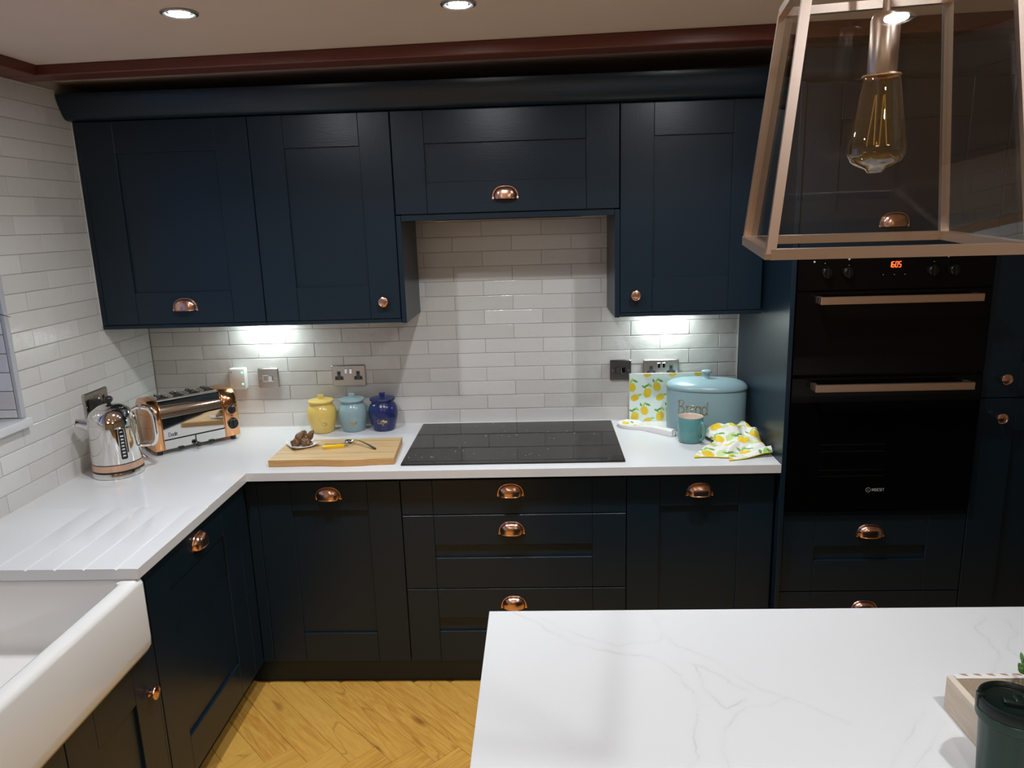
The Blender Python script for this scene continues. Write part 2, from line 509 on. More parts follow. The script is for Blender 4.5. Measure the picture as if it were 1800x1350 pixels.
# ---- stained beams under the ceiling
b = MB()
b.prism([(0.001, 2.298), (RX1, 2.298 + 0.0094 * RX1), (RX1, ceil_z(RX1) - 0.0005), (0.001, ceil_z(0) - 0.0005)], -0.672, -0.575, 'XZ', 0.003)
tag(b.build('trim_1', M_BEAM), kind='structure')
b = MB()
b.prism([(0.001, 2.298), (0.117, 2.298), (0.117, ceil_z(0.117) - 0.0005), (0.001, ceil_z(0) - 0.0005)], RY0, -0.6735, 'XZ', 0.003)
tag(b.build('trim_2', M_BEAM), kind='structure')
b = MB(); b.box(-0.004, 0.0035, -2.2, -0.42, 2.2925, 2.2972)
tag(b.build('trim_3', M_SEAL), kind='structure')

b = MB()
b.box(0.004, 2.5885, -0.0035, -0.0004, 0.9102, 0.9135); b.box(0.0004, 0.0035, -1.39, -0.0004, 0.9102, 0.9135)
tag(b.build('trim_5', M_SEAL), kind='structure')
b = MB(); b.box(0.0004, 0.0030, -0.3425, -0.3390, 1.431, 2.199)
tag(b.build('trim_6', M_SEAL), kind='structure')
b = MB(); b.box(2.5860, 2.5893, -0.0035, -0.0004, 0.914, 1.415)
tag(b.build('trim_7', M_SEAL), kind='structure')

# ---- recessed downlights: row over the worktop, rows behind
def downlight(x, y, label, watts, group=None, spread=128):
    z = ceil_z(x) - 0.0002
    t = thing('downlight', label, 'light', (x, y, z), 0, group)
    b = MB(); b.lathe([(0.034, -0.001), (0.0345, -0.004), (0.040, -0.006), (0.047, -0.0035), (0.0475, 0.0)], (x, y, z), 36, cap0=False, cap1=False)
    b.build('bezel', M_STEEL, t)
    b = MB(); b.lathe([(0.034, -0.0012), (0.031, -0.0005)], (x, y, z), 36, cap0=False, cap1=True)
    b.build('reflector', M_STEEL_D, t)
    b = MB(); b.lathe([(0.001, -0.0055), (0.018, -0.005), (0.024, -0.0035), (0.0245, -0.001)], (x, y, z), 32)
    b.build('lamp_face', M_LAMP, t)
    ld = bpy.data.lights.new('downlight_beam', 'AREA')
    ld.shape = 'DISK'; ld.size = 0.042; ld.energy = watts; ld.color = COOL; ld.spread = math.radians(spread)
    lo = bpy.data.objects.new('downlight_beam', ld); COL.objects.link(lo)
    lo.parent = t; lo.location = (0, 0, -0.0062)
    return t
downlight(0.823, -1.149, 'lit ceiling downlight nearest the tiled left wall, over the kettle corner', SPOT_W)
downlight(1.539, -1.085, 'lit ceiling downlight in line with the hob, middle of the row', SPOT_W)
downlight(2.320, -1.065, 'lit ceiling downlight just out of frame above the bread bin end', SPOT_W)
for x, y in ((0.85, -2.62), (2.53, -2.62), (2.20, -3.33), (0.85, -4.1)):
    downlight(x, y, 'lit ceiling downlight out of frame behind the photographer', SPOT_REAR_W, 'downlights behind the photographer', 96)

# ================================================================== CUPBOARDS
def cup_mesh(wd, ht, dp):
    """cup pull, opening down, built on the XZ plane with its front to -Y, bottom rim at z=0"""
    b = MB()
    def q(u, v, k):
        a = PI * u; e = PI / 2 * v
        def sp(x, p): return math.copysign(abs(x) ** p, x)
        x = wd / 2 * sp(math.cos(a), 0.80) * k
        f = sp(math.sin(a), 0.85)
        return (x * (1 - 0.10 * v), -dp * f * sp(math.sin(e), 0.75) * k, ht * f * sp(math.cos(e), 0.75) * k)
    b.surf(lambda u, v: q(u, v, 1.0), 28, 10)
    b.surf(lambda u, v: q(1 - u, v, 0.93), 28, 10)
    b.tube([q(i / 28, 1.0, 0.965) for i in range(29)], 0.0018, 6)
    b.tube([(q(i / 28, 0.0, 1.01)[0], -0.0015, q(i / 28, 0.0, 1.01)[2]) for i in range(29)], 0.0026, 6)
    for s in (-1, 1):
        b.lathe([(0.0045, 0.0), (0.0045, 0.003), (0.002, 0.004)], (s * wd / 2 * 0.985, -0.0, 0.001), 10, 'Y-')
    return b.mesh('cup_handle', M_COPPER, angle=50)
CUP = cup_mesh(0.094, 0.044, 0.026)
def knob_mesh():
    b = MB()
    b.lathe([(0.010, 0.0), (0.0105, 0.002), (0.0055, 0.004), (0.0048, 0.014), (0.010, 0.017), (0.0185, 0.0185), (0.0192, 0.021), (0.0185, 0.0235),
             (0.0165, 0.0245), (0.0158, 0.0240), (0.0120, 0.0250), (0.0113, 0.0243), (0.0060, 0.0250), (0.0010, 0.0252)], (0, 0, 0), 32, 'Y-')
    return b.mesh('knob', M_COPPER, angle=30)
KNOB = knob_mesh()

FR = {'B': Matrix(), 'L': Matrix.Rotation(PI / 2, 4, 'Z')}       # back run faces -Y, left run faces +X
def front_M(run, a0, z0, face):
    """frame whose x runs along the door, -y points into the room, origin at door's lower left on its front face"""
    if run == 'B': return Matrix.Translation((a0, face, z0))
    return Matrix.Translation((face, a0, z0)) @ FR['L']

def shaker(parent, name, run, a0, a1, z0, z1, face, sl=0.124, sr=0.124, rt=0.118, rb=0.122, th=0.022, rec=0.009, flat=False):
    """shaker door or drawer front: the recessed panel is the part, stiles and rails are its pieces"""
    W, H = a1 - a0, z1 - z0
    M = front_M(run, a0, z0, face)
    b = MB(M); e = 0.004
    if flat: b.box(sl - e, W - sr + e, 0.004, th - 0.001, 0.001, H - 0.001)
    else: b.box(sl - e, W - sr + e, rec, th - 0.003, rb - e, H - rt + e)
    d = b.build(name, M_NAVX if (flat or W > H) else M_NAVZ, parent)
    g = 0.0003; bv = 0.0012
    for x0, x1 in ((0, sl - g), (W - sr + g, W)):
        b = MB(M); b.box(x0, x1, 0, th, 0, H, bv); b.build('stile', M_NAVZ, d)
    if flat:
        b = MB(M); b.box(sl + g, W - sr - g, 0, th, 0, H, bv); b.build('rail', M_NAVX if run == 'B' else M_NAVYDIR, d)
    else:
        for q0, q1 in ((0, rb), (H - rt, H)):
            b = MB(M); b.box(sl + g, W - sr - g, 0, th, q0, q1, bv); b.build('rail', M_NAVX if run == 'B' else M_NAVYDIR, d)
    return d
def handle(door, me, run, a, z, face):
    return place('cup_handle' if me is CUP else 'knob', me, door, front_M(run, a, z, face))

WF, BF = -0.340, -0.600             # faces of wall and base doors
# ---- wall cupboards
u = thing('wall_cabinet', 'dark navy shaker wall cupboard in the left corner, copper cup handle low in its middle', 'cabinet', (0.33, -0.16, 1.416))
b = MB(); b.box(0.004, 0.662, -0.316, -0.002, 1.418, 2.198); b.build('carcass', M_NAVY, u)
b = MB(); b.box(0.004, 0.662, -0.3385, -0.316, 1.416, 1.4305, 0.001); b.build('bottom_rail', M_NAVX, u)
b = MB(); b.box(0.004, 0.021, -0.3385, -0.316, 1.432, 2.198, 0.001); b.build('filler_strip', M_NAVZ, u)
d = shaker(u, 'door', 'B', 0.023, 0.660, 1.433, 2.197, WF, 0.128, 0.126, 0.115, 0.124); handle(d, CUP, 'B', 0.346, 1.487, WF)

u = thing('wall_cabinet', 'dark navy shaker wall cupboard left of the hood, round copper knob at lower right', 'cabinet', (0.93, -0.16, 1.416))
b = MB(); b.box(0.666, 1.196, -0.316, -0.002, 1.418, 2.198); b.build('carcass', M_NAVY, u)
b = MB(); b.box(0.664, 1.196, -0.3385, -0.316, 1.416, 1.4305, 0.001); b.build('bottom_rail', M_NAVX, u)
b = MB(); b.box(1.1975, 1.2165, -0.340, -0.002, 1.414, 1.822, 0.001); b.build('end_panel', M_NAVZ, u)
d = shaker(u, 'door', 'B', 0.6635, 1.194, 1.433, 2.197, WF, 0.130, 0.117, 0.118, 0.128); handle(d, KNOB, 'B', 1.133, 1.499, WF)

u = thing('hood_cabinet', 'dark navy shallow cupboard over the hob hiding the hood, copper cup handle', 'cabinet', (1.62, -0.16, 1.80))
b = MB(); b.box(1.218, 2.022, -0.316, -0.002, 1.822, 2.198); b.build('carcass', M_NAVY, u)
b = MB(); b.box(1.2175, 2.0225, -0.3385, -0.004, 1.801, 1.822, 0.001); b.build('bottom_panel', M_NAVX, u)
b = MB(); b.box(1.34, 1.90, -0.29, -0.05, 1.794, 1.801, 0.002); b.build('hood_grille', M_STEEL, u)
d = shaker(u, 'door', 'B', 1.1985, 2.040, 1.826, 2.197, WF, 0.121, 0.122, 0.118, 0.113); handle(d, CUP, 'B', 1.615, 1.874, WF)

u = thing('wall_cabinet', 'dark navy shaker wall cupboard right of the hood, round copper knob at lower left', 'cabinet', (2.31, -0.16, 1.416))
b = MB(); b.box(2.044, 2.576, -0.316, -0.002, 1.418, 2.198); b.build('carcass', M_NAVY, u)
b = MB(); b.box(2.044, 2.582, -0.3385, -0.316, 1.416, 1.4305, 0.001); b.build('bottom_rail', M_NAVX, u)
b = MB(); b.box(2.0235, 2.0425, -0.340, -0.002, 1.414, 1.822, 0.001); b.build('end_panel', M_NAVZ, u)
d = shaker(u, 'door', 'B', 2.0445, 2.578, 1.433, 2.197, WF, 0.122, 0.125, 0.117, 0.128); handle(d, KNOB, 'B', 2.102, 1.499, WF)

# ---- cornices
b = MB()
b.prism([(-0.316, 2.2005), (-0.372, 2.2005), (-0.378, 2.203), (-0.386, 2.211), (-0.394, 2.223), (-0.402, 2.237), (-0.409, 2.252), (-0.414, 2.266), (-0.4165, 2.276), (-0.4165, 2.286), (-0.316, 2.286)], 0.0015, 2.588, 'YZ')
tag(b.build('cornice', M_NAVX, None, (1.3, -0.36, 2.20)), 'long dark navy cornice moulding along the tops of the wall cupboards', 'moulding')
b = MB()
b.prism([(-0.60, 2.2025), (-0.632, 2.2025), (-0.646, 2.211), (-0.654, 2.223), (-0.660, 2.237), (-0.664, 2.252), (-0.666, 2.266), (-0.668, 2.29), (-0.60, 2.29)], 2.591, 3.90, 'YZ')
tag(b.build('cornice', M_NAVX, None, (3.2, -0.62, 2.20)), 'short dark navy cornice moulding on top of the tall oven housing', 'moulding')

# ---- under-cabinet lights
for x, lab in ((0.535, 'lit slim light under the left wall cupboards, above the toaster socket'), (2.270, 'lit slim light under the right wall cupboard, above the bread bin')):
    t = thing('under_cabinet_light', lab, 'light', (x, -0.052, 1.418))
    b = MB(); b.box(x - 0.075, x + 0.075, -0.075, -0.028, 1.409, 1.4175, 0.002); b.build('housing', M_STEEL, t)
    b = MB(); b.box(x - 0.068, x + 0.068, -0.070, -0.033, 1.4075, 1.410, 0.001); b.build('diffuser', M_LAMPU, t)
    ld = bpy.data.lights.new('cabinet_beam', 'AREA'); ld.shape = 'RECTANGLE'; ld.size = 0.13; ld.size_y = 0.03
    ld.energy = UNDER_W; ld.color = (0.86, 1.0, 0.97)
    lo = bpy.data.objects.new('cabinet_beam', ld); COL.objects.link(lo); lo.parent = t; lo.location = (0, 0, -0.013)

# ---- base cupboards, back run
def carcass(u, x0, x1, y0, y1, z0=0.105, z1=0.8785):
    b = MB(); b.box(x0, x1, y0, y1, z0, z1); b.build('carcass', M_NAVY, u)
CB = -0.577
u = thing('base_cabinet', 'dark navy shaker base cupboard under the chopping board, copper cup handle at top', 'cabinet', (0.92, -0.3, 0.105))
carcass(u, 0.640, 1.199, CB, -0.002)
b = MB(); b.box(0.611, 0.6535, -0.600, -0.579, 0.108, 0.876, 0.001); b.build('corner_post', M_NAVZ, u)
d = shaker(u, 'door', 'B', 0.6555, 1.198, 0.108, 0.8575, BF, 0.127, 0.124, 0.113, 0.123); handle(d, CUP, 'B', 0.927, 0.792, BF)
u = thing('drawer_cabinet', 'dark navy base unit of three wide drawers below the hob', 'cabinet', (1.62, -0.3, 0.105))
carcass(u, 1.200, 2.040, CB, -0.002)
for z0, z1, rt, rb, fl, hz in ((0.7215, 0.8575, 0, 0, True, 0.795), (0.4195, 0.7175, 0.120, 0.125, False, 0.644), (0.108, 0.4155, 0.122, 0.128, False, 0.338)):
    d = shaker(u, 'drawer_front', 'B', 1.2015, 2.0395, z0, z1, BF, 0.118, 0.125, rt, rb, flat=fl); handle(d, CUP, 'B', 1.612, hz, BF)
u = thing('base_cabinet', 'dark navy shaker base cupboard between the wide drawers and the oven housing', 'cabinet', (2.31, -0.3, 0.105))
carcass(u, 2.041, 2.588, CB, -0.002)
d = shaker(u, 'door', 'B', 2.043, 2.580, 0.108, 0.8575, BF, 0.120, 0.126, 0.114, 0.123); handle(d, CUP, 'B', 2.309, 0.787, BF)

# ---- left run
LF, LB = 0.610, 0.587
u = thing('base_cabinet', 'dark navy shaker base cupboard door in the left run, next to the sink', 'cabinet', (0.3, -1.0, 0.105))
carcass(u, 0.003, LB, -1.322, -0.600)
b = MB(); b.box(LB, LF, -0.685, -0.603, 0.108, 0.876, 0.001); b.build('corner_post', M_NAVZ, u)
d = shaker(u, 'door', 'L', -1.3185, -0.6885, 0.108, 0.8575, LF, 0.118, 0.124, 0.112, 0.130); handle(d, CUP, 'L', -0.992, 0.790, LF)
u = thing('sink_cabinet', 'dark navy low two-door cupboard under the white sink, with a round copper knob', 'cabinet', (0.3, -1.72, 0.105))
carcass(u, 0.003, LB, -2.13, -1.324, 0.105, 0.640)
d = shaker(u, 'door', 'L', -1.730, -1.3340, 0.108, 0.640, LF, 0.110, 0.110, 0.110, 0.122); handle(d, KNOB, 'L', -1.380, 0.522, LF)
d = shaker(u, 'door', 'L', -2.130, -1.7335, 0.108, 0.640, LF, 0.110, 0.110, 0.110, 0.122); handle(d, KNOB, 'L', -2.085, 0.522, LF)
b = MB(); b.box(0.10, LF - 0.001, -1.3325, -1.3220, 0.108, 0.876, 0.001); b.build('side_panel', M_NAVZ, u)
b = MB(); b.box(0.10, LF - 0.001, -2.145, -2.1345, 0.108, 0.876, 0.001); b.build('side_panel', M_NAVZ, u)

# ---- plinths
b = MB(); b.box(0.545, 2.588, -0.568, -0.550, 0.0005, 0.1045); tag(b.build('plinth', M_NAVX, None, (1.6, -0.56, 0)), 'dark plinth board along the foot of the back base units', 'plinth')
b = MB(); b.box(0.525, 0.543, -2.14, -0.570, 0.0005, 0.1045); tag(b.build('plinth', M_NAVYDIR, None, (0.54, -1.3, 0)), 'dark plinth board along the foot of the left run, under the sink side', 'plinth')
b = MB(); b.box(2.608, 3.90, -0.568, -0.550, 0.0005, 0.1045); tag(b.build('plinth', M_NAVX, None, (3.2, -0.56, 0)), 'dark plinth board under the tall oven housing', 'plinth')

# ---- tall units
u = thing('oven_housing', 'tall dark navy unit holding the double oven, cupboard above and drawers below', 'cabinet', (2.93, -0.3, 0.105))
TF = -0.620
b = MB(); b.box(2.590, 2.6060, -0.637, -0.002, 0.0005, 2.200, 0.001); b.build('side_panel', M_NAVZ, u)
b = MB()
b.box(2.6075, 3.268, -0.597, -0.002, 0.105, 0.712); b.box(2.6075, 3.268, -0.597, -0.002, 1.660, 2.199)
b.box(2.6075, 2.618, -0.597, -0.002, 0.712, 1.660); b.box(3.258, 3.268, -0.597, -0.002, 0.712, 1.660); b.box(2.618, 3.258, -0.05, -0.002, 0.712, 1.660)
b.build('carcass', M_NAVY, u)
d = shaker(u, 'door', 'B', 2.608, 3.2665, 1.665, 2.199, TF, 0.122, 0.126, 0.118, 0.126); handle(d, CUP, 'B', 2.925, 1.737, TF)
for z0, z1, hz in ((0.4035, 0.7040, 0.625), (0.108, 0.3995, 0.318)):
    d = shaker(u, 'drawer_front', 'B', 2.608, 3.2665, z0, z1, TF, 0.122, 0.134, 0.120, 0.124); handle(d, CUP, 'B', 2.928, hz, TF)
u = thing('larder_cabinet', 'tall dark navy larder right of the oven, two round copper knobs one above the other', 'cabinet', (3.58, -0.3, 0.105))
b = MB(); b.box(3.2695, 3.89, -0.597, -0.002, 0.105, 2.199); b.build('carcass', M_NAVY, u)
for z0, z1, kz in ((1.1385, 2.199, 1.207), (0.108, 1.1345, 1.067)):
    d = shaker(u, 'door', 'B', 3.2705, 3.888, z0, z1, TF, 0.125, 0.125, 0.118, 0.124); handle(d, KNOB, 'B', 3.341, kz, TF)

# ---- double oven
def strokes(b, lines, f, r, sides=5):
    for l in lines:
        p = []
        for (x0, y0), (x1, y1) in zip(l, l[1:]):
            n = max(1, int(math.hypot(x1 - x0, y1 - y0) / 0.15))
            p += [(x0 + (x1 - x0) * k / n, y0 + (y1 - y0) * k / n) for k in range(n)]
        p.append(l[-1])
        b.tube([f(x, y) for x, y in p], r, sides)
ov = thing('double_oven', 'black glass built-in double oven with two brushed bar handles and red clock', 'oven', (2.93, -0.3, 0.73))
OF = -0.634
b = MB(); b.box(2.619, 3.257, -0.600, -0.052, 0.735, 1.655); b.build('body', M_OVENP, ov)
b = MB(); b.box(2.611, 3.261, OF, -0.606, 0.733, 1.2225, 0.0015); dl = b.build('lower_door', M_OVENG, ov)
b = MB(); b.box(2.611, 3.261, OF, -0.606, 1.236, 1.524, 0.0015); du = b.build('upper_door', M_OVENG, ov)
b = MB(); b.box(2.611, 3.261, OF, -0.606, 1.5285, 1.652, 0.0015); cp = b.build('control_panel', M_OVENG, ov)
for dd, hz in ((dl, 1.197), (du, 1.4985)):
    b = MB(); b.box(2.675, 3.209, OF - 0.052, OF - 0.036, hz - 0.0125, hz + 0.0125, 0.001)
    for hx in (2.683, 3.201): b.box(hx - 0.008, hx + 0.008, OF - 0.037, OF, hz - 0.011, hz + 0.011, 0.001)
    b.build('bar_handle', M_BARH, dd)
b = MB()
for z in (0.98, 0.955, 0.885, 0.862):
    b.box(2.72, 2.95, OF - 0.0002, OF, z - 0.0006, z + 0.0006)
b.build('shelf_line', plain('shelf_line', (0.010, 0.0095, 0.009), 0.5), dl)
# maker's mark: ringed i and capital letters
b = MB()
LOGO_O = (2.8975, 0.8035)
fl = lambda x, y: (LOGO_O[0] + x * 0.0088, OF - 0.0004, LOGO_O[1] + y * 0.0098)
ring = [(0.55 + 0.95 * math.cos(2 * PI * k / 16), 0.5 + 0.85 * math.sin(2 * PI * k / 16)) for k in range(17)]
strokes(b, [ring, [(0.55, 0.15), (0.55, 0.85)]], fl, 0.0005)
x = 2.1
for l, wd in (([[(0, 0), (0, 1)]], 0.35), ([[(0, 0), (0, 1), (0.55, 0), (0.55, 1)]], 0.9), ([[(0, 0), (0, 1), (0.35, 1), (0.6, 0.7), (0.6, 0.3), (0.35, 0), (0, 0)]], 0.95),
              ([[(0.55, 0), (0, 0), (0, 1), (0.55, 1)], [(0, 0.5), (0.45, 0.5)]], 0.85), ([[(0, 0), (0.55, 0), (0.55, 0.5), (0, 0.5), (0, 1), (0.55, 1)]], 0.85),
              ([[(0, 0), (0, 1)]], 0.35), ([[(0.3, 0), (0.3, 1)], [(0, 1), (0.6, 1)]], 0.8)):
    strokes(b, [[(x + a, c) for a, c in q] for q in l], fl, 0.00055); x += wd
b.build('maker_mark', M_SILVERP, dl)
b = MB()                                                        # 1605 in seven segments
SEG = {'1': 'bc', '6': 'acdefg', '0': 'abcdef', '5': 'acdfg'}
PTS = {'a': ((0, 2), (1, 2)), 'b': ((1, 2), (1, 1)), 'c': ((1, 1), (1, 0)), 'd': ((0, 0), (1, 0)), 'e': ((0, 1), (0, 0)), 'f': ((0, 2), (0, 1)), 'g': ((0, 1), (1, 1))}
for i, ch in enumerate('1605'):
    for s in SEG[ch]:
        (ax, az), (bx_, bz) = PTS[s]
        ox = 2.9105 + i * 0.0112 + (0.0018 if i == 0 else 0); k = 0.0066
        b.tube([(ox + ax * k + az * 0.0006, OF - 0.0006, 1.6015 + az * 0.0092), (ox + bx_ * k + bz * 0.0006, OF - 0.0006, 1.6015 + bz * 0.0092)], 0.0011, 5)
b.build('clock_digits', M_LED_RED, cp)
for kx in (2.705, 2.775, 3.055, 3.125):
    b = MB(); b.lathe([(0.019, 0.0), (0.0185, 0.004), (0.016, 0.016), (0.014, 0.018), (0.001, 0.0182)], (kx, OF, 1.588), 28, 'Y-')
    b.box(kx - 0.0035, kx + 0.0035, OF - 0.024, OF - 0.016, 1.571, 1.605, 0.001); b.build('control_knob', M_OVENP, cp)
b = MB()
for mx, mz, r in ((2.664, 1.626, 0.0032), (2.779, 1.632, 0.0032), (3.106, 1.632, 0.0026), (2.895, 1.577, 0.0011), (2.932, 1.577, 0.0011), (2.967, 1.577, 0.0011), (2.70, 1.620, 0.0012), (2.78, 1.612, 0.0012), (3.06, 1.617, 0.0012)):
    b.lathe([(r, 0), (r, 0.0006), (0.0001, 0.0007)], (mx, OF, mz), 10, 'Y-')
b.build('panel_marks', M_SILVERP, cp)

# ================================================================== WORKTOP, SINK, HOB
ZT, ZU = 0.910, 0.879
b = MB()
b.prism([(0.0005, -0.0005), (0.0005, -0.955), (0.640, -0.955), (0.640, -0.638), (2.5885, -0.638), (2.5885, -0.0005)], ZU, ZT, 'XY')
for e in [e for e in b.bm.edges if all(abs(v.co.z - ZT) < 1e-5 for v in e.verts) and all(abs(v.co.y + 0.955) > 1e-4 for v in e.verts)]: pass
gx = [0.243, 0.331, 0.412, 0.4925, 0.582]
def top_profile(y):
    d = 0.0032 * max(0.0, (-0.955 - y) / 0.441)
    pts = [(0.0005, ZT)]
    for g in gx: pts += [(g - 0.005, ZT), (g - 0.002, ZT - d), (g + 0.002, ZT - d), (g + 0.005, ZT)]
    pts += [(0.638, ZT), (0.640, ZT - 0.002), (0.640, ZU), (0.0005, ZU)]
    return [(x, y, z) for x, z in pts]
b.rings([top_profile(-0.955), top_profile(-1.10), top_profile(-1.25), top_profile(-1.396)])
b.box(0.0005, 0.085, -2.06, -1.396, ZU, ZT)
b.box(0.0005, 0.640, -2.6, -2.055, ZU, ZT, 0.002)
tag(b.build('worktop', M_QUARTZ, None, (0.6, -0.6, ZU), 25), 'white quartz L-shaped worktop with drainer grooves running to the sink', 'worktop')

b = MB()
sx0, sx1, sy0, sy1 = 0.092, 0.642, -2.062, -1.368
def L(i, z, r): return (sx0 + i, sx1 - i, sy0 + i, sy1 - i, r, z)
loops = [L(0.045, 0.655, 0.012), L(0.022, 0.657, 0.016), L(0.008, 0.664, 0.02), L(0.001, 0.678, 0.02), L(0.0, 0.70, 0.02), L(0.0, 0.862, 0.02), L(0.003, 0.872, 0.02), L(0.012, 0.8778, 0.02)]
def I(i, z, r): return (sx0 + 0.03 + i, sx1 - 0.052 - i, sy0 + 0.045 + i, sy1 - 0.033 - i, r, z)
loops += [I(-0.012, 0.8778, 0.03), I(-0.003, 0.873, 0.028), I(0.0, 0.862, 0.026), I(0.006, 0.70, 0.03), I(0.016, 0.683, 0.035), I(0.05, 0.676, 0.04)]
b.loft(loops, 6)
sink = thing('belfast_sink', 'large white ceramic apron-front sink cut in beside the drainer', 'sink', (0.37, -1.73, 0.655))
b.build('basin', M_CERAMIC, sink, angle=50)
b = MB(); b.lathe([(0.045, 0.0), (0.045, 0.0025), (0.036, 0.003), (0.030, 0.001), (0.001, 0.001)], (0.36, -1.85, 0.676), 28); b.build('waste', M_CHROME, sink)

hob = thing('induction_hob', 'wide black glass hob set in the white worktop', 'hob', (1.62, -0.3, ZT))
b = MB(); b.loft([(1.203, 2.040, -0.581, -0.020, 0.006, ZT + 0.0003), (1.203, 2.040, -0.581, -0.020, 0.006, ZT + 0.0045), (1.2045, 2.0385, -0.5795, -0.0215, 0.005, ZT + 0.0055)], 4)
b.build('glass_plate', M_BLACKG, hob, angle=15)
b = MB(); b.box(1.975, 2.034, -0.573, -0.510, ZT + 0.0050, ZT + 0.0057); b.build('corner_label', plain('dark_label', (0.012, 0.012, 0.012), 0.18), hob)
rr = random.Random(3); b = MB()
for _ in range(46):
    cx, cy = rr.choice(((1.30, -0.52), (1.42, -0.42), (1.62, -0.2), (1.70, -0.47), (1.85, -0.25), (1.5, -0.1)))
    x, y, s = cx + rr.gauss(0, 0.06), max(-0.50, min(-0.04, cy + rr.gauss(0, 0.05))), rr.uniform(0.0006, 0.0014)
    x = max(1.22, min(2.02, x))
    b.box(x - s * rr.uniform(0.6, 2), x + s, y - s, y + s * rr.uniform(0.6, 2), ZT + 0.0056, ZT + 0.0056 + s)
tag(b.build('crumbs', M_SILVERP, None, (1.6, -0.3, ZT + 0.0055)), 'scattered pale crumbs on the black glass hob', 'crumbs', kind='stuff')

# ================================================================== ISLAND
VEINS=[
 (1,[(1.653,-1.632),(1.710,-1.679),(1.760,-1.733),(1.794,-1.768),(1.847,-1.791),(1.899,-1.809),(1.942,-1.816),(1.969,-1.841),(1.999,-1.877),(1.999,-1.904),(2.012,-1.928),(2.013,-1.977),(1.994,-2.035),(1.982,-2.103),(1.969,-2.131)]),
 (0.7,[(1.727,-1.667),(1.774,-1.711),(1.825,-1.748),(1.887,-1.778),(1.920,-1.764),(1.978,-1.762),(1.986,-1.733),(1.979,-1.677),(1.976,-1.648),(1.967,-1.637)]),
 (0.8,[(1.986,-1.733),(2.014,-1.779),(2.041,-1.799),(2.080,-1.834),(2.109,-1.885),(2.122,-1.908),(2.147,-1.928),(2.172,-1.948),(2.193,-1.958),(2.230,-1.986),(2.269,-2.022)]),
 (0.9,[(2.029,-1.843),(2.049,-1.851),(2.070,-1.875),(2.090,-1.905),(2.084,-1.908),(2.106,-1.921),(2.118,-1.928)]),
 (1,[(2.032,-1.844),(2.035,-1.860),(2.036,-1.909),(2.042,-1.937),(2.051,-1.960),(2.062,-1.981),(2.090,-1.969),(2.106,-1.955)]),
 (0.8,[(2.028,-2.131),(2.031,-2.088),(2.043,-2.047),(2.061,-2.019),(2.055,-2.026),(2.082,-1.990),(2.106,-1.977),(2.144,-1.970),(2.178,-1.956)]),
 (0.9,[(2.704,-1.671),(2.656,-1.720),(2.658,-1.761),(2.654,-1.803),(2.640,-1.832),(2.624,-1.848),(2.602,-1.881)]),
 (0.9,[(2.741,-1.685),(2.732,-1.737),(2.698,-1.768),(2.680,-1.798),(2.683,-1.835)]),
 (0.8,[(2.411,-1.994),(2.371,-2.036),(2.335,-2.081),(2.311,-2.104),(2.295,-2.121)]),
 (0.6,[(2.438,-2.019),(2.407,-2.053),(2.361,-2.100),(2.327,-2.132)]),
]
def vein_noise(x, y):
    return (noise.noise(Vector((x * 28, y * 28, 0.3))) * 0.006 + noise.noise(Vector((x * 90, y * 90, 2.3))) * 0.0022)
def seg_d(px, py, a, c):
    dx, dy = c[0] - a[0], c[1] - a[1]; l2 = dx * dx + dy * dy
    t = 0 if l2 == 0 else max(0, min(1, ((px - a[0]) * dx + (py - a[1]) * dy) / l2))
    return math.hypot(px - a[0] - t * dx, py - a[1] - t * dy)
QC = (0.690, 0.695, 0.710); VC = (0.44, 0.43, 0.43)
def stone(x, y):
    wx, wy = x + vein_noise(x, y), y + vein_noise(y + 5, x)
    f = 0.0
    for s, l in VEINS:
        if not (min(p[0] for p in l) - 0.03 < x < max(p[0] for p in l) + 0.03 and min(p[1] for p in l) - 0.03 < y < max(p[1] for p in l) + 0.03): continue
        d = min(seg_d(wx, wy, a, c) for a, c in zip(l, l[1:]))
        br = 0.55 + 0.9 * noise.noise(Vector((x * 17, y * 17, s * 9)))
        f = max(f, s * max(0, br) * max(0.0, 1 - d / 0.0026) * 0.55, s * 0.07 * max(0.0, 1 - d / 0.013))
    return tuple(q + (v - q) * min(1, f) for q, v in zip(QC, VC))
def paint(me, fn):
    a = me.attributes.new('print', 'FLOAT_COLOR', 'POINT')
    buf = []
    for v in me.vertices: buf += list(fn(v.co)) + [1.0]
    a.data.foreach_set('color', buf)
isl = thing('kitchen_island', 'white veined quartz topped island in the foreground, dark navy base', 'island', (2.6, -2.15, 0.0))
IX0, IX1, IY0, IY1 = 1.604, 4.10, -2.62, -1.630
nx, ny = 400, 190
t = bmesh.new()
xs = [IX0 + 0.0015] + [IX0 + 0.002 + 1.25 * i / nx for i in range(nx + 1)] + [IX1 - 0.0015]
ys = [IY0 + 0.0015] + [-2.22 + (IY1 - 0.002 + 2.22) * j / ny for j in range(ny + 1)] + [IY1 - 0.0015]
vg = [[t.verts.new((x, y, ZT)) for y in ys] for x in xs]
for i in range(len(xs) - 1):
    for j in range(len(ys) - 1):
        t.faces.new((vg[i][j], vg[i + 1][j], vg[i + 1][j + 1], vg[i][j + 1]))
ring0 = [vg[i][0] for i in range(len(xs))] + [vg[-1][j] for j in range(1, len(ys))] + [vg[i][-1] for i in range(len(xs) - 2, -1, -1)] + [vg[0][j] for j in range(len(ys) - 2, 0, -1)]
prev = ring0
cx_, cy_ = (IX0 + IX1) / 2, (IY0 + IY1) / 2
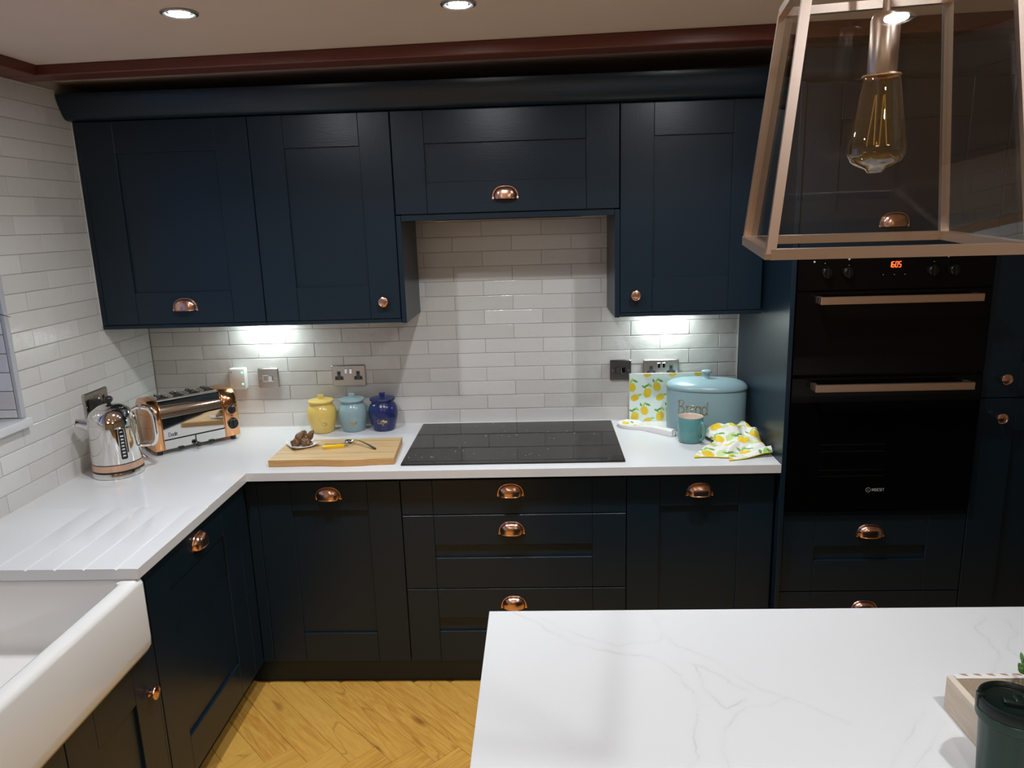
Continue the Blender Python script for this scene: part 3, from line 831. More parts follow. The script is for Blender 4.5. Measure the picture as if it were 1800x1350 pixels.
for e, z in ((0.0011, ZT - 0.0005), (0.0015, ZT - 0.0015), (0.0015, ZU)):
    cur = [t.verts.new((v.co.x, v.co.y, z)) for v in ring0]
    for v, o in zip(cur, ring0):
        if abs(o.co.x - xs[0]) < 1e-6: v.co.x -= e
        if abs(o.co.x - xs[-1]) < 1e-6: v.co.x += e
        if abs(o.co.y - ys[0]) < 1e-6: v.co.y -= e
        if abs(o.co.y - ys[-1]) < 1e-6: v.co.y += e
    for k in range(len(cur)):
        k2 = (k + 1) % len(cur)
        t.faces.new((prev[k], cur[k], cur[k2], prev[k2]))
    prev = cur
t.faces.new(list(reversed(prev)))
bmesh.ops.recalc_face_normals(t, faces=t.faces)
bI = MB(); bI._take(t)
top = bI.build('top', M_VEIN, isl)
Wi = WORLD[isl]
paint(top.data, lambda co: stone(*(Wi @ co).xy))
b = MB(); b.box(1.66, 4.06, -2.42, -1.69, 0.10, ZU - 0.0005); b.build('base', M_NAVY, isl)
b = MB(); b.box(1.70, 4.02, -2.38, -1.73, 0.0005, 0.10); b.build('plinth', M_DARK, isl)
for i in range(4):
    shx = 1.662 + i * 0.599
    Mx = Matrix.Translation((shx + 0.494, -1.6675, 0.11)) @ Matrix.Rotation(PI, 4, 'Z')
    b = MB(Mx); b.box(0.115, 0.379, 0.009, 0.02, 0.115, 0.645); d = b.build('door', M_NAVZ, isl)
    for q in ((0, 0.1197, 0, 0.76), (0.3743, 0.494, 0, 0.76), (0.12, 0.374, 0, 0.12), (0.12, 0.374, 0.64, 0.76)):
        b = MB(Mx); b.box(q[0], q[1], 0, 0.022, q[2], q[3], 0.001); b.build('stile' if q[3] - q[2] > 0.5 else 'rail', M_NAVZ, d)

# ---- wooden crate tray with a plant, and a lidded travel cup
tr = thing('wooden_crate', 'small limewashed wooden crate with a chipped white rim on the island', 'crate', (2.65, -2.04, ZT))
for nm, q in (('side', (2.452, 2.464, -2.098, -1.980)), ('side', (2.838, 2.850, -2.098, -1.980)), ('side', (2.4645, 2.8375, -1.992, -1.980)), ('side', (2.4645, 2.8375, -2.098, -2.086))):
    b = MB(); b.box(*q, ZT + 0.0003, ZT + 0.066, 0.0015); b.build(nm, M_CRATE, tr)
b = MB(); b.box(2.4645, 2.8375, -2.0855, -1.9925, ZT + 0.0003, ZT + 0.008); b.build('base', M_CRATE, tr)
b = MB(); b.box(2.463, 2.839, -1.9925, -1.9795, ZT + 0.0661, ZT + 0.0675, 0.0004); rim = b.build('painted_rim', plain('white_paint', (0.72, 0.68, 0.65), 0.6), tr)
b = MB()
for i in range(16):
    x = 2.474 + i * 0.0235
    b.prism([(x, -1.9795), (x + 0.011, -1.9795), (x + 0.0135, -1.986), (x + 0.004, -1.9835)], ZT + 0.0675, ZT + 0.0679, 'XY')
b.build('paint_chips', plain('bare_brown_wood', (0.36, 0.22, 0.15), 0.7), rim)

M_LEAF = plain('fresh_leaf', (0.06, 0.17, 0.03), 0.45, c2=(0.11, 0.25, 0.05), nscale=30)
M_LEAF_D = plain('deep_green_leaf', (0.030, 0.075, 0.028), 0.4)
M_POT = plain('grey_pot', (0.32, 0.30, 0.28), 0.7)
M_SOIL = plain('soil', (0.03, 0.02, 0.013), 0.95, bmp=(90, 0.6))
pp = thing('potted_plant', 'small green succulent plant in the crate at the right edge, behind the lidded cup', 'plant', (2.605, -2.040, ZT + 0.008))
PX, PY = 2.605, -2.040
b = MB(); b.lathe([(0.026, 0.0), (0.034, 0.055), (0.036, 0.056), (0.036, 0.062), (0.032, 0.062), (0.030, 0.052)], (PX, PY, ZT + 0.0083), 28, cap1=False); b.build('pot', M_POT, pp)
b = MB(); b.lathe([(0.0305, 0.0), (0.001, 0.004)], (PX, PY, ZT + 0.0600), 20, cap0=True); b.build('soil', M_SOIL, pp)
rr = random.Random(11)
t = MB()
t.surf(lambda u, v: (0.0065 * math.sin(PI * u) ** 0.7 * math.cos(2 * PI * v), 0.0022 * math.sin(PI * u) ** 0.7 * math.sin(2 * PI * v), 0.019 * u), 6, 8)
leaf_me = t.mesh('leaf', M_LEAF)
b = MB(); stems = []
for s in range(16):
    a = rr.uniform(0, 2 * PI) if s > 4 else PI + (s - 2) * 0.35
    lean = rr.uniform(0.15, 0.9) if s > 4 else 0.95
    L_ = rr.uniform(0.05, 0.075)
    p0 = Vector((PX + 0.012 * math.cos(a), PY + 0.012 * math.sin(a), ZT + 0.064))
    d = Vector((math.cos(a) * lean, math.sin(a) * lean, 1.0)).normalized()
    b.tube([p0, p0 + d * L_], 0.0013, 5); stems.append((p0, d, L_))
b.build('stem', M_LEAF_D, pp)
for p0, d, L_ in stems:
    for k in range(9):
        q = p0 + d * (L_ * (0.3 + 0.75 * k / 9))
        M = Matrix.Translation(q) @ Matrix.Rotation(k * 2.4 + rr.uniform(0, 1), 4, 'Z') @ Matrix.Rotation(rr.uniform(0.7, 1.2), 4, 'Y')
        place('leaf', leaf_me, pp, M)

M_CUPG = plain('dark_green_matt', (0.010, 0.034, 0.024), 0.34, 0, 0.35)
M_CUPL = plain('black_green_lid', (0.0035, 0.009, 0.0075), 0.34, 0, 0.35)
CX, CY = 2.449, -2.163
cup = thing('travel_cup', 'dark green travel cup with a black lid, bottom right on the island', 'cup', (CX, CY, ZT))
b = MB(); b.lathe([(0.036, 0.0005), (0.038, 0.003), (0.0440, 0.115), (0.0450, 0.122), (0.043, 0.122), (0.041, 0.115), (0.035, 0.006)], (CX, CY, ZT), 48, cap1=True); b.build('body', M_CUPG, cup)
b = MB(); b.lathe([(0.0445, 0.112), (0.0490, 0.116), (0.0495, 0.120), (0.0492, 0.129), (0.0480, 0.1305)], (CX, CY, ZT), 48, cap0=False, cap1=True); b.build('collar', M_CUPG, cup)
b = MB(); b.lathe([(0.0478, 0.1305), (0.0490, 0.132), (0.0490, 0.144), (0.0475, 0.148), (0.0445, 0.1485), (0.0425, 0.146), (0.0410, 0.1405), (0.0395, 0.1395), (0.001, 0.1395)], (CX, CY, ZT), 48, cap0=False)
lid = b.build('lid', M_CUPL, cup)
b = MB(Matrix.Translation((CX + 0.008, CY - 0.002, ZT)) @ Matrix.Rotation(-0.35, 4, 'Z')); b.box(-0.022, 0.022, -0.008, 0.008, 0.1395, 0.1455, 0.002, 2); b.box(-0.006, 0.006, -0.004, 0.018, 0.1395, 0.1470, 0.002, 2); b.build('stopper', M_CUPL, lid)
b = MB(Matrix.Translation((CX, CY, ZT)) @ Matrix.Rotation(2.85, 4, 'Z')); b.box(0.040, 0.0505, -0.006, 0.006, 0.130, 0.1515, 0.0015, 2); b.build('catch', M_CUPL, lid)

# ================================================================== PENDANT LANTERN
def Rm(ax, ay, az): return (Matrix.Rotation(az, 4, 'Z') @ Matrix.Rotation(ax, 4, 'X') @ Matrix.Rotation(ay, 4, 'Y'))
LM = Matrix.Translation((2.1339, -2.2585, 1.7556)) @ Rm(0.0256, -0.0056, -0.1665)
M_ROSE = plain('rose_copper', (0.76, 0.635, 0.56), 0.32, 1.0)
lan = thing('pendant_lantern', 'copper framed glass lantern hanging at the upper right with an unlit amber bulb', 'lamp', (2.1339, -2.2585, 1.7556))
LS, LT_, LH = 0.2532, 0.1908, 0.285
def cor(sx, sy, u): 
    w_ = (LS * (1 - u) + LT_ * u) / 2
    return Vector((sx * w_, sy * w_, LH * u))
def bar(b, p, q, wd):
    p, q = Vector(p), Vector(q); d = (q - p).normalized()
    s = d.cross(Vector((0, 0, 1)))
    s = Vector((1, 0, 0)) if s.length < 0.5 else s.normalized()
    n = s.cross(d).normalized(); h = wd / 2
    b.rings([[c + s * (i * h) + n * (j * h) for i, j in ((-1, -1), (1, -1), (1, 1), (-1, 1))] for c in (p, q)])
cs = [(-1, -1), (1, -1), (1, 1), (-1, 1)]
for k in range(4):
    a, c = cs[k], cs[(k + 1) % 4]
    b = MB(LM); bar(b, cor(*a, 0), cor(*a, 1), 0.0100); b.build('post', M_ROSE, lan)
    b = MB(LM); bar(b, cor(*a, 0.0), cor(*c, 0.0), 0.0115); b.build('bottom_rail', M_ROSE, lan)
    b = MB(LM); bar(b, cor(*a, 1), cor(*c, 1), 0.010); b.build('top_rail', M_ROSE, lan)
    n = ((cor(*c, 0) - cor(*a, 0)).cross(cor(*a, 1) - cor(*a, 0))).normalized()
    b = MB(LM)
    quad = [cor(*a, 0.02), cor(*c, 0.02), cor(*c, 0.98), cor(*a, 0.98)]
    b.rings([[p - n * 0.004 for p in quad], [p - n * 0.0055 for p in quad]]); b.build('glass_pane', M_PANE, lan)
apex = Vector((0, 0, LH + 0.085))
for a in cs:
    b = MB(LM)
    p = cor(*a, 1)
    b.tube([p, p.lerp(apex, 0.35) + Vector((0, 0, 0.012)), p.lerp(apex, 0.8) + Vector((0, 0, 0.012)), apex + Vector((p.x, p.y, 0)) * 0.12], 0.0042, 8)
    b.build('roof_arm', M_ROSE, lan)
b = MB(LM); b.lathe([(0.018, 0), (0.020, 0.002), (0.020, 0.008), (0.012, 0.012), (0.006, 0.020), (0.001, 0.021)], apex + Vector((0, 0, -0.004)), 24); b.build('top_boss', M_ROSE, lan)
BX, BY = 2.1375, -2.2585
b = MB()
b.tube([(BX, BY, 2.012), (BX, BY, LM.translation.z + LH + 0.085)], 0.0045, 10)
b.lathe([(0.0150, 0.0), (0.0158, 0.002), (0.0158, 0.060), (0.013, 0.066), (0.006, 0.068)], (BX, BY, 1.9465), 32); b.build('lamp_holder', M_ROSE, lan)
zb = 1.8375
b = MB(); b.lathe([(0.0010, 0.0), (0.0085, 0.0010), (0.0098, 0.0030), (0.0112, 0.0050), (0.0200, 0.0080), (0.0280, 0.0135), (0.0318, 0.0210), (0.0325, 0.0280), (0.0312, 0.0380), (0.0275, 0.0600), (0.0235, 0.0860), (0.0205, 0.1050), (0.0205, 0.1085)], (BX, BY, zb), 40, cap1=False)
bulb = b.build('bulb', M_BULB, lan, angle=80)
b = MB(); b.lathe([(0.0200, 0.0), (0.0212, 0.001), (0.0205, 0.0025), (0.0150, 0.003)], (BX, BY, zb + 0.1075), 32, cap0=False, cap1=False); b.build('bulb_cap', M_BARH, bulb)
b = MB()
b.tube([(BX, BY, zb + 0.108), (BX, BY, zb + 0.088), (BX, BY, zb + 0.030)], [0.007, 0.003, 0.0016], 8); b.build('glass_stem', M_BULB, bulb)
b = MB()
for k in range(4):
    a = k * PI / 2 + 0.5
    b.tube([(BX + 0.006 * math.cos(a), BY + 0.006 * math.sin(a), zb + 0.088), (BX + 0.011 * math.cos(a + 0.4), BY + 0.011 * math.sin(a + 0.4), zb + 0.032)], 0.0007, 5)
b.build('filament', plain('amber_filament', (0.55, 0.40, 0.16), 0.5), bulb)
LX, LY, LZ = (LM @ apex)
ztop = ceil_z(LX)
b = MB(); 
n = 0; z = LZ + 0.014
b.tube([(LX, LY, z), (LX, LY, ztop - 0.02)], 0.004, 8); b.build('hanging_rod', M_ROSE, lan)
b = MB(); b.lathe([(0.045, 0.0), (0.045, -0.006), (0.020, -0.022), (0.006, -0.026)], (LX, LY, ztop - 0.0003), 28); b.build('ceiling_rose', M_ROSE, lan)

# ================================================================== SOCKETS AND SWITCHES
def wall_M(side, a, z):
    return Matrix.Translation((a, -0.0005, z)) if side == 'B' else Matrix.Translation((0.0005, a, z)) @ Matrix.Rotation(PI / 2, 4, 'Z')
def plate(t, M, wd, ht, m):
    b = MB(M); b.loft([(-wd / 2, wd / 2, -ht / 2, ht / 2, 0.003, 0.0)] * 1 + [(-wd / 2, wd / 2, -ht / 2, ht / 2, 0.003, 0.006), (-wd / 2 + 0.003, wd / 2 - 0.003, -ht / 2 + 0.003, ht / 2 - 0.003, 0.002, 0.0095)], 3)
    b.bm.transform(M.inverted()); b.bm.transform(M @ Matrix.Rotation(PI / 2, 4, 'X'))
    return b.build('face_plate', m, t)
def pin(b, cx, cz, y=-0.0105):
    b.box(cx - 0.0028, cx + 0.0028, y, y + 0.002, cz + 0.008, cz + 0.016)
    b.box(cx - 0.0145, cx - 0.0075, y, y + 0.002, cz - 0.0125, cz - 0.0075); b.box(cx + 0.0075, cx + 0.0145, y, y + 0.002, cz - 0.0125, cz - 0.0075)
def screws(t, M, xs, z):
    for x in xs:
        b = MB(M); b.lathe([(0.0035, 0.0), (0.003, 0.0012), (0.001, 0.0014)], (x, -0.0095, z), 10, 'Y-'); b.build('screw', M_CHROME, t)
def double_socket(side, a, z, label, mp, insert):
    M = wall_M(side, a, z)
    t = thing('double_socket', label, 'socket', M.translation)
    plate(t, M, 0.152, 0.094, mp)
    for s in (-1, 1):
        b = MB(M); b.prism([(s * 0.043 - 0.019, -0.019), (s * 0.043 + 0.019, -0.019), (s * 0.043 + 0.019, -0.003), (s * 0.043 + 0.008, 0.0), (s * 0.043 + 0.008, 0.021), (s * 0.043 - 0.008, 0.021), (s * 0.043 - 0.008, 0.0), (s * 0.043 - 0.019, -0.003)], -0.0100, -0.0090, 'XZ')
        q = b.build('socket_insert', insert, t)
        b = MB(M); pin(b, s * 0.043, 0.0); b.build('pin_holes', M_DARK, q)
        b = MB(M); b.box(s * 0.0105 - 0.006, s * 0.0105 + 0.006, -0.0145, -0.009, 0.010, 0.033, 0.0012); b.build('rocker_switch', M_CHROME, t)
    screws(t, M, (-0.065, 0.065), -0.004)
    return t
def fused_switch(a, z, label, mp, insert):
    M = wall_M('B', a, z)
    t = thing('wall_switch', label, 'switch', M.translation)
    plate(t, M, 0.092, 0.090, mp)
    b = MB(M); b.box(-0.024, 0.024, -0.0105, -0.009, -0.016, 0.016, 0.001); b.build('switch_insert', insert, t)
    b = MB(M); b.box(-0.021, -0.001, -0.0118, -0.0100, -0.013, 0.013, 0.001); b.build('fuse_holder', mp, t)
    b = MB(M); b.box(0.002, 0.021, -0.0150, -0.0100, -0.013, 0.013, 0.0015); b.build('rocker_switch', M_CHROME, t)
    screws(t, M, (-0.035, 0.035), 0.0)
double_socket('B', 0.881, 1.140, 'brushed steel double socket on the tiles above the yellow and pale blue canisters', M_STEEL, M_GREYP)
double_socket('B', 2.258, 1.135, 'brushed steel double socket above the lemon print board, half hidden by the bread bin', M_STEEL, M_GREYP)
fused_switch(0.518, 1.1365, 'brushed steel fused switch beside the small white wall box', M_STEEL, M_CHROME)
fused_switch(2.0825, 1.138, 'dark nickel fused switch on the tiles right of the hob', M_STEEL_D, M_BLACKP)
t = double_socket('L', -0.461, 1.150, 'steel double socket on the left wall behind the kettle with a black plug in it', M_STEEL, M_BLACKP)
M = wall_M('L', -0.461, 1.150)
pg = thing('power_plug', 'black plug pushed into the socket behind the kettle', 'plug', (M @ Vector((-0.043, -0.011, 0.0))))
b = MB(M); b.loft([(-0.043 - 0.023, -0.043 + 0.023, 0.0115, 0.030, 0.006, -0.024), (-0.043 - 0.025, -0.043 + 0.025, 0.0115, 0.044, 0.008, -0.010), (-0.043 - 0.022, -0.043 + 0.022, 0.0115, 0.044, 0.008, 0.016), (-0.043 - 0.012, -0.043 + 0.012, 0.0115, 0.032, 0.006, 0.024)], 3)
b.bm.transform(M.inverted()); b.bm.transform(Matrix.Scale(-1, 4, (0, 1, 0))); b.bm.transform(M)
bmesh.ops.recalc_face_normals(b.bm, faces=b.bm.faces)
b.build('plug_body', M_BLACKP, pg)
kc = [(0.05, -0.50, 1.123), (0.052, -0.50, 1.05), (0.046, -0.505, 0.96), (0.050, -0.50, 0.918), (0.085, -0.515, 0.9145)]
kc = [(0.030, -0.504, 1.128)] + kc[1:]
b = MB(); b.tube(kc, 0.0034, 8); b.build('cord', M_BLACKP, pg)

M = wall_M('B', 0.389, 1.1405)
t = thing('wall_control_box', 'small white wall box with two green lights above the toaster', 'control box', M.translation)
b = MB(M); b.box(-0.035, 0.035, -0.036, -0.0, -0.047, 0.047, 0.004, 3); b.build('case', M_WHITEP, t)
b = MB(M)
for z in (0.030, -0.022): b.lathe([(0.0042, 0.0), (0.0038, 0.0014), (0.001, 0.0018)], (0.024, -0.036, z), 14, 'Y-')
b.build('indicator_light', M_LED_GREEN, t)
b = MB(M); b.lathe([(0.003, 0.0), (0.001, 0.0006)], (-0.025, -0.036, 0.032), 10, 'Y-'); b.build('screw', M_GREYP, t)

# ================================================================== LETTERING
def arc(cx, cy, rx, ry, a0, a1, n=10):
    return [(cx + rx * math.cos(math.radians(a0 + (a1 - a0) * k / n)), cy + ry * math.sin(math.radians(a0 + (a1 - a0) * k / n))) for k in range(n + 1)]
SCR = {
 'B': ([[(0.02, 0.0), (0.10, 1.0)], [(-0.02, 0.86), (0.12, 1.0), (0.34, 1.0), (0.42, 0.82), (0.30, 0.60), (0.10, 0.52), (0.36, 0.47), (0.46, 0.24), (0.32, 0.03), (-0.02, 0.02)]], 0.58),
 'T': ([[(-0.05, 0.93), (0.20, 1.0), (0.55, 0.98)], [(0.28, 0.98), (0.22, 0.45), (0.20, 0.0)]], 0.46),
 'S': ([arc(0.26, 0.75, 0.22, 0.23, 40, 250) + arc(0.22, 0.25, 0.25, 0.27, 80, -150)], 0.52),
 'C': ([arc(0.32, 0.5, 0.32, 0.5, 50, 310, 16)], 0.55),
 'r': ([[(0.0, 0.50), (0.05, 0.0)], [(0.04, 0.28), (0.14, 0.48), (0.28, 0.46)]], 0.30),
 'e': ([[(0.03, 0.25), (0.30, 0.30)] + arc(0.18, 0.27, 0.14, 0.24, 10, 320, 12)], 0.38),
 'a': ([arc(0.18, 0.25, 0.17, 0.25, 30, 330, 12), [(0.36, 0.52), (0.36, 0.08), (0.44, 0.0)]], 0.46),
 'd': ([arc(0.18, 0.25, 0.17, 0.25, 30, 330, 12), [(0.40, 1.0), (0.37, 0.08), (0.46, 0.0)]], 0.46),
 'o': ([arc(0.18, 0.25, 0.17, 0.25, 90, 450, 14)], 0.40),
 'f': ([[(0.34, 0.92), (0.24, 1.0), (0.15, 0.85), (0.12, 0.3), (0.10, -0.30), (0.0, -0.32)], [(-0.02, 0.46), (0.30, 0.50)]], 0.28),
 'u': ([[(0.0, 0.5), (0.02, 0.12), (0.14, 0.0), (0.30, 0.14), (0.32, 0.5)], [(0.32, 0.5), (0.34, 0.08), (0.42, 0.0)]], 0.44),
 'g': ([arc(0.18, 0.25, 0.17, 0.25, 30, 330, 12), [(0.36, 0.50), (0.34, -0.25), (0.20, -0.40), (0.04, -0.30)]], 0.44),
 'D': ([[(0, 0), (0, 1), (0.3, 0.95), (0.5, 0.7), (0.5, 0.3), (0.3, 0.05), (0, 0)]], 0.62),
 'l': ([[(0.0, 1.0), (0.0, 0.0)]], 0.14), 'i': ([[(0.0, 0.5), (0.0, 0.0)], [(0.0, 0.66), (0.0, 0.72)]], 0.14),
 't': ([[(0.08, 0.8), (0.08, 0.05), (0.2, 0.0)], [(-0.05, 0.5), (0.22, 0.5)]], 0.3)}
def word(b, s, h, f, r, x0=0.0):
    """handwritten letters as thin raised strokes; f maps (x, y) in metres to a point on the surface"""
    wd = sum(SCR[c][1] for c in s) * h
    x = x0 - wd / 2
    for c in s:
        ls, adv = SCR[c]
        strokes(b, [[(x / h + px, py * 1.28 if (c.islower() and py < 0.56) else py) for px, py in l] for l in ls], lambda px, py: f(px * h, py * h), r)
        x += adv * h

# ================================================================== THINGS ON THE WORKTOP
# ---- canisters
def canister(x, y, col, colname, text, dark, rz):
    m = plain('glaze_' + colname.replace(' ', '_'), col, 0.22, 0, 0.5)
    t = thing('canister', '%s barrel-shaped ceramic canister with a lid and gold word %s' % (colname, text), 'canister', (x, y, ZT), 0, None)
    prof = [(0.040, 0.0006), (0.0455, 0.002), (0.0490, 0.010), (0.0570, 0.035), (0.0625, 0.060), (0.0640, 0.078), (0.0625, 0.096), (0.0570, 0.112), (0.0505, 0.120), (0.0480, 0.123), (0.0480, 0.1275), (0.0500, 0.130), (0.0500, 0.132)]
    b = MB(); b.lathe(prof, (x, y, ZT), 48); body = b.build('body', m, t, angle=50)
    def rad(z):
        for (r0, z0), (r1, z1) in zip(prof, prof[1:]):
            if z0 <= z <= z1: return r0 + (r1 - r0) * (z - z0) / (z1 - z0)
        return 0.06
    a0 = rz
    def f(u, v, zz, e=0.0004):
        z = zz + v; r = rad(z) + e; a = a0 + u / 0.064
        return (x + r * math.cos(a), y + r * math.sin(a), ZT + z)
    b = MB(); word(b, text, 0.020, lambda u, v: f(u, v, 0.040), 0.0011); b.build('lettering', M_GOLD, body)
    b = MB()
    for rr_ in (0.028, 0.020):
        b.tube([f(rr_ * math.cos(PI * k / 20), rr_ * 0.85 * math.sin(PI * k / 20), 0.060, 0.0) for k in range(21)], 0.0009, 6)
    b.build('embossed_arch', m, body)
    b = MB(); b.lathe([(0.049, 0.1325), (0.0535, 0.1335), (0.0555, 0.136), (0.0555, 0.140), (0.0540, 0.1425), (0.044, 0.1450), (0.001, 0.1480)], (x, y, ZT), 44); ld = b.build('lid', m, t, angle=40)
    b = MB(Matrix.Translation((x, y, ZT)) @ Matrix.Rotation(0.15, 4, 'Z')); b.rings([[(sx * wx, sy * wy, z) for sx, sy in ((-1, -1), (1, -1), (1, 1), (-1, 1))] for wx, wy, z in ((0.0095, 0.006, 0.1465), (0.0115, 0.0062, 0.156), (0.0135, 0.0065, 0.164), (0.0125, 0.0055, 0.166))])
    b.build('lid_handle', m, ld)
canister(0.772, -0.092, (0.70, 0.50, 0.135), 'yellow', 'Tea', False, -1.15)
canister(0.905, -0.078, (0.25, 0.365, 0.395), 'pale blue', 'Sugar', False, -1.35)
canister(1.039, -0.076, (0.014, 0.022, 0.105), 'deep blue', 'Coffee', True, -1.45)

# ---- bread bin
BXc, BYc, BA, BBd = 2.4245, -0.147, 0.162, 0.100
BRZ = Matrix.Translation((BXc, BYc, ZT)) @ Matrix.Rotation(-0.20, 4, 'Z')
M_BLUE = plain('duck_egg_enamel', (0.245, 0.365, 0.405), 0.30, 0, 0.5)
t = thing('bread_bin', 'large oval pale blue bread bin lettered Bread in gold, by the navy side panel', 'bread bin', (BXc, BYc, ZT))
def oval(k, z): return (k, z)
def ol(b, prof):
    rr_ = [[(math.copysign(abs(math.cos(2 * PI * k / 64)) ** 0.92, math.cos(2 * PI * k / 64)) * BA * s, math.copysign(abs(math.sin(2 * PI * k / 64)) ** 0.92, math.sin(2 * PI * k / 64)) * (BBd - BA * (1 - s)), z) for k in range(64)] for s, z in prof]
    b.rings(rr_)
b = MB(BRZ); ol(b, [(0.965, 0.0005), (0.985, 0.003), (0.992, 0.010), (1.0, 0.030), (1.0, 0.172), (0.996, 0.174)]); body = b.build('body', M_BLUE, t, angle=50)
b = MB(BRZ); ol(b, [(1.004, 0.1745), (1.018, 0.176), (1.022, 0.181), (1.018, 0.186), (0.985, 0.194), (0.92, 0.202), (0.80, 0.209), (0.66, 0.2135), (0.52, 0.2155)]); ld = b.build('lid', M_BLUE, t, angle=50)
b = MB(BRZ); b.lathe([(0.016, 0.215), (0.0115, 0.218), (0.0100, 0.225), (0.013, 0.233), (0.0215, 0.239), (0.0225, 0.244), (0.020, 0.248), (0.010, 0.2505), (0.001, 0.251)], (0, 0, 0), 28, sx=1.0, sy=0.7); b.build('lid_knob', M_BLUE, ld, angle=50)
b = MB(BRZ)
def fb(u, v):
    x = u - 0.052
    return (x, -(BBd * (max(0.0, 1 - (abs(x) / BA) ** 2.17)) ** (1 / 2.17)) - 0.0006, 0.083 + v)
word(b, 'Bread', 0.055, fb, 0.0019)
b.build('lettering', M_GOLD, body)

# ---- printed lemons
def lemon_col(x, y, s, base):
    """lemons and leaves of a printed pattern; x, y in metres, s = pattern scale"""
    px, py = 0.098 * s, 0.094 * s
    best = None
    row = math.floor(y / py)
    for r in (row - 1, row, row + 1):
        ox = (0.5 if r % 2 else 0.0) * px
        cxn = math.floor((x - ox) / px)
        for c in (cxn - 1, cxn, cxn + 1):
            for (lx, ly, an, L_, W_, kind) in ((0.22, 0.30, 1.35, 0.020, 0.0150, 0), (0.60, 0.55, 1.9, 0.019, 0.0145, 0), (0.72, 0.10, 0.5, 0.0165, 0.013, 0),
                                               (0.20, 0.60, 0.4, 0.012, 0.0042, 1), (0.32, 0.62, 2.3, 0.012, 0.004, 2), (0.08, 0.55, 2.6, 0.011, 0.004, 1), (0.60, 0.83, 0.9, 0.012, 0.0045, 2), (0.74, 0.80, 2.7, 0.012, 0.0042, 1), (0.92, 0.22, 0.2, 0.011, 0.004, 2), (0.46, 0.80, 2.0, 0.009, 0.0035, 1)) + (((0.95, 0.55, 0.8, 0.022, 0.012, 3), (0.42, 0.12, 2.4, 0.018, 0.009, 3)) if s > 1.3 else ()):
                cx = (c + lx) * px + ox; cy = (r + ly) * py
                dx, dy = x - cx, y - cy
                ca, sa = math.cos(an), math.sin(an)
                a, b_ = (dx * ca + dy * sa) / (L_ * s), (-dx * sa + dy * ca) / (W_ * s)
                if kind == 0:
                    w_ = (1 - min(1, abs(a)) ** 2.4) if abs(a) < 0.86 else 0.30 * max(0.0, 1.12 - abs(a)) / 0.26
                    if abs(b_) < w_ ** 0.5 if abs(a) < 0.86 else abs(b_) < w_:
                        g = 0.5 + 0.5 * noise.noise(Vector((x * 60 / s, y * 60 / s, 1)))
                        best = (0.76, 0.61 - 0.13 * g, 0.035 + 0.02 * g) if best is None else best
                elif abs(a) < 1 and abs(b_) < (1 - a * a) * (1.0):
                    best = (0.11, 0.33, 0.045) if kind == 1 else (0.36, 0.60, 0.16) if kind == 2 else best or (0.55, 0.68, 0.33)
    return best if best is not None else base

def grid_mesh(f, nu, nv, name, m, parent, fn, W):
    b = MB(); b.surf(f, nu, nv)
    o = b.build(name, m, parent, angle=60)
    paint(o.data, lambda co: fn(W @ co))
    return o
t = thing('worktop_saver', 'rectangular lemon print glass board leaning on the tiles behind the bread bin', 'board', (2.29, -0.02, ZT))
W0, H0 = 0.345, 0.213
LB_ = Matrix.Translation((2.119, -0.0300, ZT + 0.0008)) @ Matrix.Rotation(-0.050, 4, 'X')
b = MB(LB_); b.box(0, W0, 0.0004, 0.005, 0, H0, 0.0006); b.build('glass', plain('board_white', (0.74, 0.79, 0.76), 0.2), t)
LBi = LB_.inverted()
def fbrd(co):
    q = LBi @ co
    return lemon_col(q.x, q.z + 0.01, 1.12, (0.70, 0.80, 0.77))
grid_mesh(lambda u, v: LB_ @ Vector((0.0006 + u * (W0 - 0.0012), 0.0, 0.0006 + v * (H0 - 0.0012))), 200, 134, 'lemon_print', M_PRINT, t, fbrd, WORLD[t])

# ---- teal mug
MXc, MYc = 2.3245, -0.335
M_TEAL = plain('teal_glaze', (0.085, 0.235, 0.245), 0.16, c2=(0.12, 0.29, 0.29), nscale=40)
M_TEALI = plain('cream_glaze', (0.72, 0.58, 0.49), 0.2)
t = thing('mug', 'teal glazed mug with a cream inside, in front of the bread bin', 'mug', (MXc, MYc, ZT))
b = MB(); b.lathe([(0.040, 0.0005), (0.044, 0.002), (0.0475, 0.009), (0.0490, 0.022), (0.0490, 0.102), (0.0478, 0.104)], (MXc, MYc, ZT), 44, cap1=False); b.build('body', M_TEAL, t, angle=50)
b = MB(); b.lathe([(0.0478, 0.104), (0.0465, 0.103), (0.0455, 0.098), (0.0455, 0.016), (0.040, 0.008), (0.001, 0.0075)], (MXc, MYc, ZT), 44, cap0=False); b.build('inside', M_TEALI, t, angle=50)
ha = -1.02; hp = []
for k in range(13):
    a = math.radians(78 - 156 * k / 12)
    hp.append((MXc + (0.047 + 0.030 * max(0, math.cos(a)) ** 0.6) * math.cos(ha), MYc + (0.047 + 0.030 * max(0, math.cos(a)) ** 0.6) * math.sin(ha), ZT + 0.056 + 0.036 * math.sin(a)))
b = MB(); b.tube(hp, 0.0062, 10); b.build('handle', M_TEAL, t, angle=60)

